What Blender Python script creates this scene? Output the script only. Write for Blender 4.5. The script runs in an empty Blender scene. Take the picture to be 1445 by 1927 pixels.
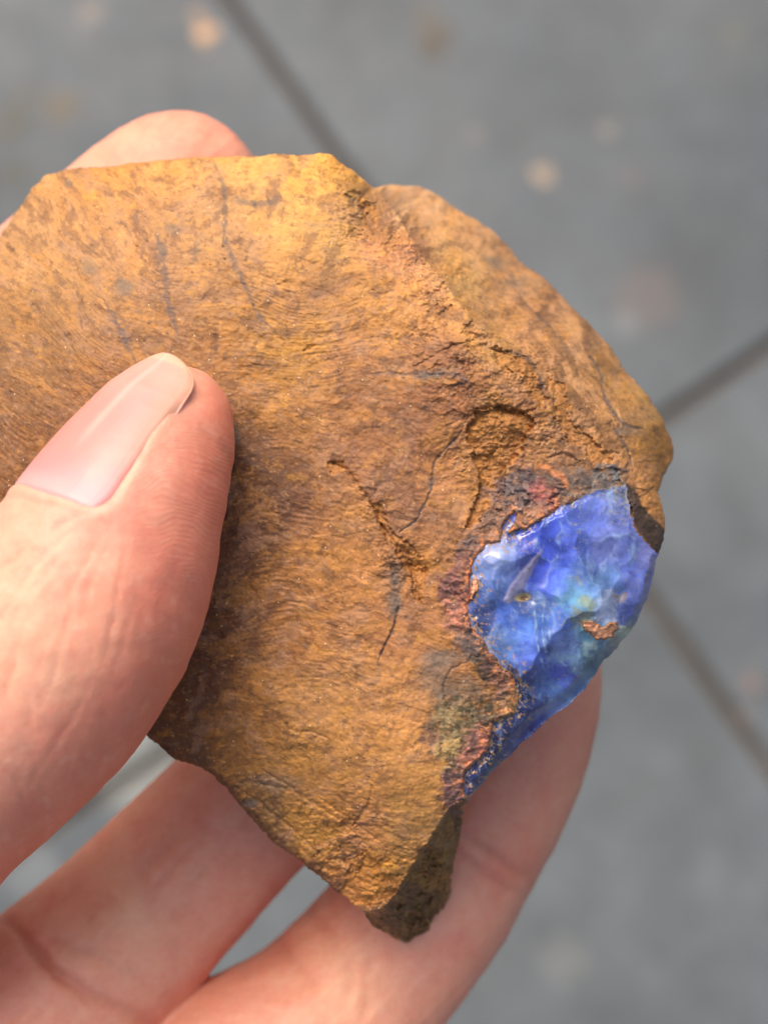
import bpy, math, random
import numpy as np
from mathutils import Vector, Matrix, Euler

# ------------------------------------------------------------------ camera, sky, sun
# Modelling unit for the hand and the stone: 1/19 mm ("u"), measured in a frame
# centred on the stone: x right, y up the picture, z towards the viewer.
U = 1.0 / 19000.0
DIST = 2890.0                       # viewer to the stone's face, in u
W0, H0 = 1445.0, 1927.0
TILT = math.radians(9)
sc = bpy.context.scene
C = sc.collection
FOCUS_H = 1.15                      # height of the held stone above the paving (m)
ROT = Matrix.Rotation(TILT, 4, 'X')
FR = Matrix.Translation((0, 0, FOCUS_H)) @ ROT        # frame of the hand and the stone

cam = bpy.data.cameras.new('camera')
camo = bpy.data.objects.new('camera', cam)
C.objects.link(camo)
camo.matrix_world = FR @ Matrix.Translation((0, 0, DIST * U))
cam.sensor_fit = 'HORIZONTAL'
cam.sensor_width = 36.0
cam.lens = 18.0 / ((W0 / 2) / DIST)
cam.clip_start = 0.01
cam.clip_end = 100
cam.dof.use_dof = True
cam.dof.focus_distance = (DIST - 5) * U
cam.dof.aperture_fstop = cam.lens / (58 * U * 1000)
sc.camera = camo

SUN_EL, SUN_AZ = 52, -24            # azimuth from +Y towards +X, degrees
world = bpy.data.worlds.new('World')
sc.world = world
world.use_nodes = True
wn = world.node_tree
for n in list(wn.nodes):
    wn.nodes.remove(n)
sky = wn.nodes.new('ShaderNodeTexSky')
sky.sky_type = 'NISHITA'
sky.sun_disc = False
sky.sun_elevation = math.radians(SUN_EL)
sky.sun_rotation = math.radians(SUN_AZ)
sky.air_density = 1.0
sky.dust_density = 6.0
sky.ozone_density = 0.4
bg = wn.nodes.new('ShaderNodeBackground')
bg.inputs['Strength'].default_value = 0.12
wo = wn.nodes.new('ShaderNodeOutputWorld')
wn.links.new(sky.outputs[0], bg.inputs[0])
wn.links.new(bg.outputs[0], wo.inputs[0])

sl = bpy.data.lights.new('sun', 'SUN')
sl.energy = 1.4
sl.angle = math.radians(34)
sl.color = (1.0, 0.95, 0.89)
so = bpy.data.objects.new('sun', sl)
C.objects.link(so)
e, a = math.radians(SUN_EL), math.radians(SUN_AZ)
sd = Vector((math.sin(a) * math.cos(e), math.cos(a) * math.cos(e), math.sin(e)))
so.rotation_euler = sd.to_track_quat('Z', 'Y').to_euler()
so.location = (-0.5, 1, 3)

sc.view_settings.view_transform = 'Standard'
sc.view_settings.look = 'None'
sc.view_settings.gamma = 1
sc.view_settings.exposure = 0.55
sc.render.engine = 'CYCLES'
sc.cycles.max_bounces = 6
sc.cycles.use_denoising = True

# ------------------------------------------------------------------ helpers
def lin(c):
    c = np.asarray(c, float) / 255.0
    return np.where(c <= 0.04045, c / 12.92, ((c + 0.055) / 1.055) ** 2.4)

def srgb(r, g, b, k=1.0):
    v = lin((r, g, b)) * k
    return (float(v[0]), float(v[1]), float(v[2]), 1.0)

def _hash(ix, iy, seed):
    h = (ix.astype(np.int64) * 374761393 + iy.astype(np.int64) * 668265263 + seed * 1442695041) & 0xffffffff
    h = ((h ^ (h >> 13)) * 1274126177) & 0xffffffff
    h = h ^ (h >> 16)
    return h

def noise(x, y, seed=0):
    """gradient noise, about -1..1"""
    x0 = np.floor(x); y0 = np.floor(y)
    fx = (x - x0).astype(np.float32); fy = (y - y0).astype(np.float32)
    ux = fx * fx * fx * (fx * (fx * 6 - 15) + 10); uy = fy * fy * fy * (fy * (fy * 6 - 15) + 10)
    def g(dx, dy):
        ang = _hash(x0 + dx, y0 + dy, seed).astype(np.float32) * np.float32(2 * math.pi / 4294967296.0)
        return np.cos(ang) * (fx - dx) + np.sin(ang) * (fy - dy)
    a0 = g(0, 0); b0 = g(1, 0); c0 = g(0, 1); d0 = g(1, 1)
    return ((a0 * (1 - ux) + b0 * ux) * (1 - uy) + (c0 * (1 - ux) + d0 * ux) * uy) * 1.5

def fbm(x, y, scale, octs=4, seed=0, gain=0.5, lac=2.07):
    s = 0; amp = 1; tot = 0
    fx, fy = x / scale, y / scale
    for i in range(octs):
        s = s + amp * noise(fx + i * 17.3, fy - i * 9.1, seed + i)
        tot += amp; amp *= gain; fx = fx * lac; fy = fy * lac
    return s / tot

def worley(x, y, seed=0):
    """returns F1, F2 and a random value of the nearest cell"""
    x0 = np.floor(x); y0 = np.floor(y)
    f1 = np.full(x.shape, 9.0, np.float32); f2 = f1.copy(); idv = np.zeros(x.shape, np.float32)
    for dx in (-1, 0, 1):
        for dy in (-1, 0, 1):
            hx = _hash(x0 + dx, y0 + dy, seed); hy = _hash(x0 + dx, y0 + dy, seed + 77)
            px = x0 + dx + hx / 4294967296.0; py = y0 + dy + hy / 4294967296.0
            d = np.hypot(x - px, y - py).astype(np.float32)
            m = d < f1
            f2 = np.where(m, f1, np.minimum(f2, d))
            idv = np.where(m, (hx & 0xffff) / 65535.0, idv)
            f1 = np.where(m, d, f1)
    return f1, f2, idv

def sstep(a, b, x):
    t = np.clip((x - a) / (b - a), 0, 1)
    return t * t * (3 - 2 * t)

def seg_dist(x, y, pts):
    """distance to an open polyline and the fraction along it"""
    best = np.full(x.shape, 1e9, np.float32); par = np.zeros(x.shape, np.float32)
    L = [0.0]
    for (ax, ay), (bx, by) in zip(pts[:-1], pts[1:]):
        L.append(L[-1] + math.hypot(bx - ax, by - ay))
    for i, ((ax, ay), (bx, by)) in enumerate(zip(pts[:-1], pts[1:])):
        dx, dy = bx - ax, by - ay
        t = np.clip(((x - ax) * dx + (y - ay) * dy) / (dx * dx + dy * dy + 1e-9), 0, 1)
        d = np.hypot(x - ax - t * dx, y - ay - t * dy)
        m = d < best
        best = np.where(m, d, best)
        par = np.where(m, (L[i] + t * (L[i + 1] - L[i])) / L[-1], par)
    return best, par

def poly_sdf(x, y, pts):
    """signed distance, positive inside"""
    d, _ = seg_dist(x, y, list(pts) + [pts[0]])
    ins = np.zeros(x.shape, bool)
    n = len(pts)
    for i in range(n):
        ax, ay = pts[i]; bx, by = pts[(i + 1) % n]
        if ay == by:
            continue
        c = ((ay > y) != (by > y)) & (x < (bx - ax) * (y - ay) / (by - ay) + ax)
        ins ^= c
    return np.where(ins, d, -d)

def densify(pts, closed=False, k=6):
    """Catmull-Rom through the points"""
    n = len(pts); out = []
    rng = range(n) if closed else range(n - 1)
    for i in rng:
        if closed:
            p = [pts[(i - 1) % n], pts[i], pts[(i + 1) % n], pts[(i + 2) % n]]
        else:
            p = [pts[max(i - 1, 0)], pts[i], pts[i + 1], pts[min(i + 2, n - 1)]]
        p = [np.array(q, float) for q in p]
        for j in range(k):
            t = j / k
            out.append(0.5 * (2 * p[1] + (p[2] - p[0]) * t + (2 * p[0] - 5 * p[1] + 4 * p[2] - p[3]) * t * t
                              + (3 * p[1] - p[0] - 3 * p[2] + p[3]) * t ** 3))
    if not closed:
        out.append(np.array(pts[-1], float))
    return out

def place(u, v, z):
    """a point seen at (u, v) at depth z -> position in the hand/stone frame (u units)"""
    k = (DIST - z) / DIST
    return (u - W0 / 2) * k, (H0 / 2 - v) * k, z

def mesh_np(name, verts, faces, mat, smooth=True, attrs=None):
    me = bpy.data.meshes.new(name)
    nv = len(verts); k = faces.shape[1]; nf = len(faces)
    me.vertices.add(nv)
    me.vertices.foreach_set('co', np.ascontiguousarray(verts, dtype=np.float32).ravel())
    me.loops.add(nf * k)
    me.loops.foreach_set('vertex_index', np.ascontiguousarray(faces, dtype=np.int32).ravel())
    me.polygons.add(nf)
    me.polygons.foreach_set('loop_start', np.arange(0, nf * k, k, dtype=np.int32))
    me.update(calc_edges=True)
    me.validate()
    me.polygons.foreach_set('use_smooth', np.full(len(me.polygons), smooth))
    for an, av in (attrs or {}).items():
        if av.ndim == 2:
            at = me.attributes.new(an, 'FLOAT_COLOR', 'POINT')
            c4 = np.ones((nv, 4), np.float32); c4[:, :3] = av
            at.data.foreach_set('color', c4.ravel())
        else:
            at = me.attributes.new(an, 'FLOAT', 'POINT')
            at.data.foreach_set('value', av.astype(np.float32).ravel())
    me.materials.append(mat)
    return me

def tag(o, label=None, cat=None, kind=None, group=None):
    if label: o['label'] = label
    if cat: o['category'] = cat
    if kind: o['kind'] = kind
    if group: o['group'] = group
    return o

class Mat:
    def __init__(s, name):
        s.m = bpy.data.materials.new(name); s.m.use_nodes = True
        s.t = s.m.node_tree; s.b = s.t.nodes['Principled BSDF']
    def n(s, typ, **kw):
        x = s.t.nodes.new(typ)
        for k, v in kw.items():
            if k in ('ins',):
                for kk, vv in v.items(): x.inputs[kk].default_value = vv
            else: setattr(x, k, v)
        return x
    def l(s, a, b): s.t.links.new(a, b)
    def attr(s, name): return s.n('ShaderNodeAttribute', attribute_name=name)
    def math(s, op, a, b=None, clamp=False):
        x = s.n('ShaderNodeMath', operation=op, use_clamp=clamp)
        for i, q in enumerate((a, b)):
            if q is None: continue
            if isinstance(q, (int, float)): x.inputs[i].default_value = q
            else: s.l(q, x.inputs[i])
        return x.outputs[0]
    def mix(s, fac, a, b, mode='MIX'):
        x = s.n('ShaderNodeMix', data_type='RGBA', blend_type=mode)
        for i, q in ((0, fac), (6, a), (7, b)):
            if isinstance(q, (int, float)): x.inputs[i].default_value = q
            elif isinstance(q, tuple): x.inputs[i].default_value = q
            else: s.l(q, x.inputs[i])
        return x.outputs[2]
    def ramp(s, src, stops):
        x = s.n('ShaderNodeValToRGB')
        els = x.color_ramp.elements
        while len(els) < len(stops): els.new(0.5)
        for e_, (p, c) in zip(els, stops):
            e_.position = p; e_.color = c if isinstance(c, tuple) else (c, c, c, 1)
        s.l(src, x.inputs[0]); return x.outputs[0]
    def noise(s, vec, scale, detail=4, rough=0.6, dist=0.0):
        x = s.n('ShaderNodeTexNoise', ins={'Scale': scale, 'Detail': detail, 'Roughness': rough, 'Distortion': dist})
        if vec is not None: s.l(vec, x.inputs['Vector'])
        return x.outputs[0]
    def bump(s, h, strength, dist, prev=None):
        x = s.n('ShaderNodeBump', ins={'Strength': strength, 'Distance': dist})
        s.l(h, x.inputs['Height'])
        if prev is not None: s.l(prev, x.inputs['Normal'])
        return x.outputs[0]

# ------------------------------------------------------------------ materials
def mat_stone():
    M = Mat('ironstone')
    co = M.n('ShaderNodeTexCoord').outputs['Object']
    col = M.attr('col').outputs['Color']
    n1 = M.noise(co, 1500, 5, 0.65)
    n2 = M.noise(co, 5200, 3, 0.6)
    c = M.mix(0.5, col, M.ramp(n1, [(0.3, 0.3), (0.7, 0.68)]), 'OVERLAY')
    # pale mineral grains
    vo = M.n('ShaderNodeTexVoronoi', ins={'Scale': 1900})
    M.l(co, vo.inputs['Vector'])
    g1 = M.math('LESS_THAN', vo.outputs['Distance'], 0.16)
    sel = M.n('ShaderNodeSeparateColor'); M.l(vo.outputs['Color'], sel.inputs[0])
    g = M.math('MULTIPLY', g1, M.math('GREATER_THAN', sel.outputs[0], 0.93))
    c = M.mix(M.math('MULTIPLY', g, 0.75), c, srgb(226, 196, 150))
    g3 = M.math('MULTIPLY', g1, M.math('LESS_THAN', sel.outputs[1], 0.07))
    c = M.mix(M.math('MULTIPLY', g3, 0.7), c, srgb(60, 36, 20))
    M.l(c, M.b.inputs['Base Color'])
    r = M.ramp(n1, [(0.3, 0.52), (0.7, 0.78)])
    M.l(r, M.b.inputs['Roughness'])
    M.b.inputs['Specular IOR Level'].default_value = 0.35
    b = M.bump(n1, 0.55, 0.00012)
    b = M.bump(n2, 0.5, 0.00005, b)
    M.l(b, M.b.inputs['Normal'])
    return M.m

def mat_opal():
    M = Mat('opal')
    co = M.n('ShaderNodeTexCoord').outputs['Object']
    col = M.attr('col').outputs['Color']
    gl = M.attr('gloss').outputs['Fac']
    n1 = M.noise(co, 900, 5, 0.6, 0.8)
    n2 = M.noise(co, 3600, 3, 0.6)
    c = M.mix(0.3, col, M.ramp(n1, [(0.35, 0.34), (0.68, 0.7)]), 'OVERLAY')
    M.l(c, M.b.inputs['Base Color'])
    r = M.math('SUBTRACT', 0.72, M.math('MULTIPLY', gl, M.ramp(n1, [(0.3, 0.5), (0.7, 0.34)])))
    M.l(r, M.b.inputs['Roughness'])
    M.b.inputs['IOR'].default_value = 1.45
    M.b.inputs['Coat Weight'].default_value = 0.6
    M.b.inputs['Coat Roughness'].default_value = 0.1
    b = M.bump(n1, 0.14, 0.00008)
    b = M.bump(n2, 0.15, 0.00003, b)
    M.l(b, M.b.inputs['Normal'])
    return M.m

def mat_skin():
    M = Mat('skin')
    co = M.n('ShaderNodeTexCoord').outputs['Object']
    col = M.attr('col').outputs['Color']
    n0 = M.noise(co, 190, 4, 0.6)
    n1 = M.noise(co, 1300, 4, 0.65)
    c = M.mix(0.42, col, M.ramp(n0, [(0.3, (0.42, 0.36, 0.36, 1)), (0.7, (0.58, 0.6, 0.58, 1))]), 'OVERLAY')
    c = M.mix(0.22, c, M.ramp(n1, [(0.3, 0.35), (0.7, 0.65)]), 'OVERLAY')
    M.l(c, M.b.inputs['Base Color'])
    M.b.inputs['Subsurface Weight'].default_value = 0.4
    M.b.inputs['Subsurface Radius'].default_value = (1.0, 0.32, 0.16)
    M.b.inputs['Subsurface Scale'].default_value = 0.0017
    M.b.inputs['Roughness'].default_value = 0.5
    M.b.inputs['Specular IOR Level'].default_value = 0.42
    # crossing fine skin lines
    vo = M.n('ShaderNodeTexVoronoi', feature='DISTANCE_TO_EDGE', ins={'Scale': 1500})
    wv = M.n('ShaderNodeVectorMath', operation='ADD')
    nz = M.n('ShaderNodeTexNoise', ins={'Scale': 500.0})
    M.l(co, nz.inputs['Vector']); M.l(co, wv.inputs[0])
    sc_ = M.n('ShaderNodeVectorMath', operation='SCALE'); M.l(nz.outputs['Color'], sc_.inputs[0]); sc_.inputs['Scale'].default_value = 0.0006
    M.l(sc_.outputs[0], wv.inputs[1]); M.l(wv.outputs[0], vo.inputs['Vector'])
    hv = M.ramp(vo.outputs['Distance'], [(0.0, 0.0), (0.14, 1.0)])
    pr = M.attr('ridge_mask').outputs['Fac']
    ph = M.attr('ridge_phase').outputs['Fac']
    rw = M.math('MULTIPLY', M.math('SINE', ph), pr)
    b = M.bump(hv, 0.24, 0.00006)
    b = M.bump(n1, 0.42, 0.00009, b)
    b = M.bump(rw, 0.22, 0.00005, b)
    M.l(b, M.b.inputs['Normal'])
    return M.m

def mat_nail():
    M = Mat('nail')
    co = M.n('ShaderNodeTexCoord').outputs['Object']
    col = M.attr('col').outputs['Color']
    st = M.attr('stria').outputs['Fac']
    n1 = M.n('ShaderNodeTexNoise', noise_dimensions='1D', ins={'Scale': 14.0, 'Detail': 3.0})
    M.l(st, n1.inputs['W'])
    M.l(col, M.b.inputs['Base Color'])
    M.b.inputs['Subsurface Weight'].default_value = 0.5
    M.b.inputs['Subsurface Radius'].default_value = (1.0, 0.4, 0.25)
    M.b.inputs['Subsurface Scale'].default_value = 0.0015
    M.b.inputs['Roughness'].default_value = 0.42
    M.b.inputs['Coat Weight'].default_value = 0.12
    M.b.inputs['Coat Roughness'].default_value = 0.25
    b = M.bump(n1.outputs[0], 0.35, 0.0001)
    b = M.bump(M.noise(co, 600, 3), 0.15, 0.00008, b)
    M.l(b, M.b.inputs['Normal'])
    return M.m

MS, MO, MK, MN = mat_stone(), mat_opal(), mat_skin(), mat_nail()

# ------------------------------------------------------------------ the ground: large slate slabs in a square grid
def ground_hit(u, v):
    """the paving point (world) seen at (u, v)"""
    p = FR @ Vector(((u - W0 / 2) * U, (H0 / 2 - v) * U, 0))
    o = camo.matrix_world.translation
    d = p - o
    return o + d * (-o.z / d.z)

A0, A1, XING, B1 = ground_hit(431, 0), ground_hit(1445, 1440), None, ground_hit(1445, 652)
dirA = (A1 - A0).normalized()
dirB = Vector((-dirA.y, dirA.x, 0))                # square to it, up the picture to the right
if dirB.x < 0: dirB = -dirB
# crossing: the point of line A from which dirB reaches B1
XING = A0 + dirA * ((B1 - A0).dot(dirA))
TS, GAP = 0.80, 0.010
gang = math.atan2(dirB.y, dirB.x)

def mat_ground():
    M = Mat('slate_slab')
    geo = M.n('ShaderNodeNewGeometry').outputs['Position']
    n0 = M.noise(geo, 3.2, 5, 0.55)
    n1 = M.noise(geo, 28, 5, 0.65)
    n2 = M.noise(geo, 260, 4, 0.6)
    c = M.ramp(n0, [(0.32, srgb(76, 81, 83)), (0.68, srgb(102, 106, 106))])
    oi = M.n('ShaderNodeObjectInfo').outputs['Random']
    c = M.mix(0.35, c, M.ramp(oi, [(0.0, (.42, .42, .42, 1)), (1.0, (.60, .60, .61, 1))]), 'OVERLAY')
    nb = M.noise(geo, 9, 6, 0.7)
    c = M.mix(0.75, c, M.ramp(nb, [(0.3, (.36, .35, .34, 1)), (0.7, (.62, .63, .64, 1))]), 'OVERLAY')
    c = M.mix(0.45, c, M.ramp(n1, [(0.3, 0.36), (0.7, 0.64)]), 'OVERLAY')
    c = M.mix(0.30, c, M.ramp(n2, [(0.3, 0.35), (0.7, 0.65)]), 'OVERLAY')
    # rust and lichen stains, and pale sky sheen painted by the thumb, each where it lies
    st = [(385, 62, 24, (222, 172, 122), .9), (376, 30, 16, (190, 150, 110), .6), (165, 22, 26, (150, 128, 110), .5), (820, 72, 40, (84, 74, 58), .85), (800, 30, 30, (96, 88, 74), .6), (60, 180, 30, (96, 88, 74), .6),
          (115, 205, 34, (104, 92, 70), .8), (22, 235, 44, (76, 72, 58), .75), (25, 325, 38, (80, 80, 70), .7),
          (1020, 332, 20, (176, 152, 124), .8), (1150, 246, 20, (148, 142, 128), .6), (895, 255, 20, (140, 132, 120), .5),
          (1215, 560, 70, (116, 104, 96), .45), (1180, 610, 22, (140, 140, 138), .4), (1415, 1282, 20, (150, 120, 108), .6),
          (1398, 1360, 18, (138, 116, 104), .55), (1380, 60, 24, (104, 104, 88), .45), (1120, 905, 30, (118, 114, 106), .3),
          (1060, 1810, 46, (132, 132, 126), .35), (1330, 1640, 40, (120, 122, 122), .3), (250, 1440, 90, (168, 168, 158), .5),
          (60, 1640, 60, (150, 154, 154), .3), (1190, 335, 26, (112, 104, 98), .35)]
    wob = M.n('ShaderNodeTexNoise', ins={'Scale': 60.0, 'Detail': 4.0})
    M.l(geo, wob.inputs['Vector'])
    wm = M.n('ShaderNodeVectorMath', operation='MULTIPLY_ADD')
    M.l(wob.outputs['Color'], wm.inputs[0]); wm.inputs[1].default_value = (0.034, 0.034, 0); M.l(geo, wm.inputs[2])
    for (u, v, r, col, k) in st:
        p = ground_hit(u, v)
        d = M.n('ShaderNodeVectorMath', operation='DISTANCE')
        M.l(wm.outputs[0], d.inputs[0]); d.inputs[1].default_value = (p.x + 0.017, p.y + 0.017, 0)
        rr = r * 0.00046
        mr = M.n('ShaderNodeMapRange', interpolation_type='SMOOTHSTEP', ins={'From Min': rr * 1.25, 'From Max': rr * 0.5, 'To Min': 0.0, 'To Max': k})
        M.l(d.outputs['Value'], mr.inputs[0])
        c = M.mix(mr.outputs[0], c, srgb(*col))
    M.l(c, M.b.inputs['Base Color'])
    M.l(M.ramp(n1, [(0.3, 0.5), (0.7, 0.7)]), M.b.inputs['Roughness'])
    b = M.bump(n1, 0.5, 0.002)
    b = M.bump(n2, 0.4, 0.0004, b)
    M.l(b, M.b.inputs['Normal'])
    return M.m

def mat_joint():
    M = Mat('joint_mortar')
    geo = M.n('ShaderNodeNewGeometry').outputs['Position']
    c = M.ramp(M.noise(geo, 90, 4), [(0.3, srgb(62, 54, 46)), (0.7, srgb(100, 90, 78))])
    M.l(c, M.b.inputs['Base Color']); M.b.inputs['Roughness'].default_value = 0.95
    M.l(M.bump(M.noise(geo, 500, 4), 0.6, 0.001), M.b.inputs['Normal'])
    return M.m

MG, MJ = mat_ground(), mat_joint()
gm = bpy.data.meshes.new('ground')
R = 40.0
gm.from_pydata([(-R, -R, -0.007), (R, -R, -0.007), (R, R, -0.007), (-R, R, -0.007)], [], [(0, 1, 2, 3)])
gm.materials.append(MJ)
ground = bpy.data.objects.new('ground', gm); C.objects.link(ground); tag(ground, kind='structure')

def slab_mesh():
    """one slab with a chamfered, slightly uneven upper edge"""
    rnd = random.Random(4)
    h = (TS - GAP) / 2; n = 14
    def ring(ins, z, amp):
        pts = []
        for k in range(4 * n):
            s, t = divmod(k, n); f = t / n * 2 - 1; hh = h - ins
            x, y = [(f * hh, -hh), (hh, f * hh), (-f * hh, hh), (-hh, -f * hh)][s]
            j = rnd.uniform(-amp, amp)
            pts.append((x + (j if s in (1, 3) else 0), y + (j if s in (0, 2) else 0), z))
        return pts
    vs = ring(0, -0.03, 0) + ring(0, -0.003, .0004) + ring(.0025, 0, .0007)
    m = 4 * n; fs = []
    for r in range(2):
        for k in range(m):
            k2 = (k + 1) % m
            fs.append((r * m + k, r * m + k2, (r + 1) * m + k2, (r + 1) * m + k))
    fs.append(tuple(range(2 * m, 3 * m)))
    me = bpy.data.meshes.new('slab'); me.from_pydata(vs, [], fs); me.materials.append(MG)
    return me
sm = slab_mesh()
for i in range(-5, 5):
    for j in range(-5, 5):
        o = bpy.data.objects.new('slab', sm); C.objects.link(o); o.parent = ground
        p = XING + dirB * ((i + .5) * TS) + dirA * ((j + .5) * TS)
        o.location = (p.x, p.y, 0.0006 * (((i * 7 + j * 3) % 4) - 1.5))
        o.rotation_euler = (0, 0, gang)

# ------------------------------------------------------------------ the stone
OUT = [(-160, 700), (-90, 560), (0, 447), (30, 400), (60, 355), (85, 330), (120, 318), (200, 312), (300, 300), (400, 293),
       (480, 293), (535, 290), (560, 293), (600, 287), (625, 292), (660, 318), (702, 352), (740, 347), (790, 350), (822, 366),
       (880, 405), (925, 432), (955, 462), (975, 490), (1010, 512), (1060, 560), (1110, 610), (1150, 655), (1180, 702), (1215, 738),
       (1245, 785), (1262, 825), (1266, 860), (1250, 895), (1238, 925), (1245, 950), (1252, 980), (1248, 1015), (1236, 1048),
       (1228, 1090), (1215, 1130), (1198, 1170), (1170, 1208), (1130, 1252), (1105, 1290), (1070, 1328), (1040, 1345), (1000, 1385),
       (960, 1420), (920, 1460), (890, 1495), (874, 1520), (868, 1560), (860, 1600), (850, 1650), (845, 1700), (830, 1740),
       (805, 1775), (785, 1785), (750, 1770), (700, 1745), (688, 1718), (650, 1690), (600, 1650), (560, 1617), (520, 1588),
       (480, 1550), (445, 1508), (405, 1463), (365, 1440), (330, 1430), (300, 1405), (265, 1375), (150, 1300), (50, 1200),
       (-60, 1080), (-150, 900)]
G = 1.8
us = np.arange(-190, 1290, G, dtype=np.float32); vs_ = np.arange(265, 1805, G, dtype=np.float32)
X, Y = np.meshgrid(us, vs_)            # v runs down
NY, NX = X.shape

SD = poly_sdf(X, Y, OUT)
SD = SD + fbm(X, Y, 46, 3, 5) * 4.0 + fbm(X, Y, 12, 3, 8) * (2.0 + 2.2 * sstep(1000, 1300, Y) * (X < 860))

# smooth body through control depths (thin plate spline)
CP = np.array([
    (-150, 700, -170), (-60, 1000, -90), (0, 480, -215), (60, 370, -235), (120, 330, -225), (300, 305, -200), (450, 295, -185), (600, 292, -165),
    (0, 700, -80), (100, 500, -130), (250, 450, -105), (400, 420, -85), (550, 400, -90), (650, 360, -110), (300, 600, -40), (450, 600, -25),
    (600, 560, -22), (720, 460, -52), (300, 850, -10), (480, 800, 0), (620, 760, 10), (760, 620, 0), (850, 600, 2), (900, 620, 4),
    (960, 690, 12), (600, 950, 12), (760, 860, 24), (480, 1000, -14), (400, 1150, -46), (540, 1150, -18), (700, 1050, 18), (800, 1100, 24),
    (300, 1300, -86), (350, 1420, -108), (480, 1350, -42), (620, 1250, 0), (760, 1280, 16), (480, 1530, -118), (600, 1450, -34), (740, 1420, 6),
    (620, 1640, -118), (700, 1560, -40), (780, 1560, -24), (690, 1700, -96), (840, 1440, 8), (860, 1500, -14), (880, 850, 18), (880, 1000, 26),
    (1000, 760, 8), (1020, 880, 8), (1120, 880, -28), (950, 1080, 18), (1040, 1080, 2), (1120, 1000, -18), (1200, 960, -52), (1230, 1050, -84),
    (1180, 1130, -58), (1050, 1220, -24), (940, 1240, 6), (1120, 1250, -92), (1040, 1330, -78), (960, 1350, -28), (960, 1415, -70), (890, 1480, -32),
    # the shoulder falling back to the right
    (1090, 760, -58), (1160, 780, -110), (1230, 800, -190), (1230, 890, -140), (1100, 680, -150), (1000, 600, -130), (1080, 600, -255),
    (900, 500, -165), (960, 500, -270), (820, 430, -190), (820, 380, -330), (740, 360, -260), (1170, 700, -250), (1255, 850, -230)], float)
def tps_fit(P, lam=120.0):
    n = len(P); XY = P[:, :2] / 100
    r = np.hypot(XY[:, None, 0] - XY[None, :, 0], XY[:, None, 1] - XY[None, :, 1])
    K = np.where(r > 0, r * r * np.log(r + 1e-9), 0) + np.eye(n) * lam / 1000
    A = np.zeros((n + 3, n + 3)); A[:n, :n] = K; A[:n, n] = 1; A[:n, n + 1:] = XY; A[n, :n] = 1; A[n + 1:, :n] = XY.T
    b = np.concatenate([P[:, 2], [0, 0, 0]])
    return XY, np.linalg.solve(A, b)
def tps_eval(fit, x, y):
    XY, w = fit; x = x / 100; y = y / 100; n = len(XY)
    z = w[n] + w[n + 1] * x + w[n + 2] * y
    for i in range(n):
        r2 = (x - XY[i, 0]) ** 2 + (y - XY[i, 1]) ** 2
        z = z + w[i] * 0.5 * r2 * np.log(r2 + 1e-9)
    return z
# evaluate the spline coarsely, then interpolate up
cf = 6
cu = np.arange(us[0], us[-1] + cf * G * 2, cf * G); cv = np.arange(vs_[0], vs_[-1] + cf * G * 2, cf * G)
CX, CY = np.meshgrid(cu, cv)
CZ = tps_eval(tps_fit(CP), CX, CY)
fi = (X - cu[0]) / (cf * G); fj = (Y - cv[0]) / (cf * G)
def bil(A, fi, fj):
    i0 = np.clip(np.floor(fi).astype(int), 0, A.shape[1] - 2); j0 = np.clip(np.floor(fj).astype(int), 0, A.shape[0] - 2)
    a = fi - i0; b = fj - j0
    return (A[j0, i0] * (1 - a) + A[j0, i0 + 1] * a) * (1 - b) + (A[j0 + 1, i0] * (1 - a) + A[j0 + 1, i0 + 1] * a) * b
Z = bil(CZ, fi, fj).astype(np.float32)
WX = fbm(X, Y, 70, 3, 31) * 14; WY = fbm(X, Y, 70, 3, 41) * 14      # wobble shared by the drawn features

# the sharp ridge between the front face and the shoulder
RID = densify([(612, 280), (660, 318), (702, 355), (742, 400), (775, 450), (820, 510), (865, 570), (915, 625), (965, 668), (1005, 700), (1022, 745), (1026, 800)])
XW, YW = X + WX * .5, Y + WY * .5
rd, rp = seg_dist(XW, YW, RID)
# side: right of the ridge
RP = [(612, 280)] + [tuple(p) for p in RID] + [(1026, 1000), (1500, 1000), (1500, 100), (612, 100)]
rside = poly_sdf(XW, YW, RP) > 0
drop = 150 * (1 - rp) ** 0.8 * (1 - np.exp(-rd / 26.0))
Z = Z - np.where(rside, drop * sstep(1.0, .8, rp), 0)
Z = Z + 15 * np.exp(-(rd / 20.0) ** 2) * sstep(1, .7, rp)             # the crest itself stands proud
# the underside at the lower tip
UN = densify([(905, 1478), (876, 1502), (846, 1522), (820, 1560), (800, 1590), (782, 1622), (756, 1662), (738, 1690), (712, 1712), (660, 1722)])
ud, up = seg_dist(XW, YW, UN)
under = poly_sdf(XW, YW, [tuple(p) for p in UN] + [(660, 1900), (1000, 1900), (1000, 1500)])
undd = np.maximum(under, 0)
Z = Z - undd * 3.4
UNDER = sstep(-2, 6, under)

# rounding towards the outline
RC = np.array([(0, 450, 60), (300, 300, 34), (600, 290, 26), (760, 350, 70), (1000, 510, 80), (1150, 650, 70), (1260, 840, 60), (1245, 960, 26),
               (1230, 1060, 10), (1170, 1200, 16), (1080, 1320, 8), (960, 1420, 8), (880, 1500, 8), (860, 1620, 20), (785, 1785, 40), (680, 1720, 14),
               (500, 1570, 16), (350, 1435, 14), (100, 1280, 30), (-150, 800, 60)], float)
wsum = 0; rs = 0
for (x, y, r) in RC:
    w = 1 / ((X - x) ** 2 + (Y - y) ** 2 + 400) ** 1.5
    wsum = wsum + w; rs = rs + w * r
RR = (rs / wsum).astype(np.float32)
dpos = np.maximum(SD, 0)
q = np.clip(dpos / RR, 0, 1)
ZS = Z.copy()
ROUND = RR * (1 - np.sqrt(1 - (1 - q) ** 2))

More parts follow.
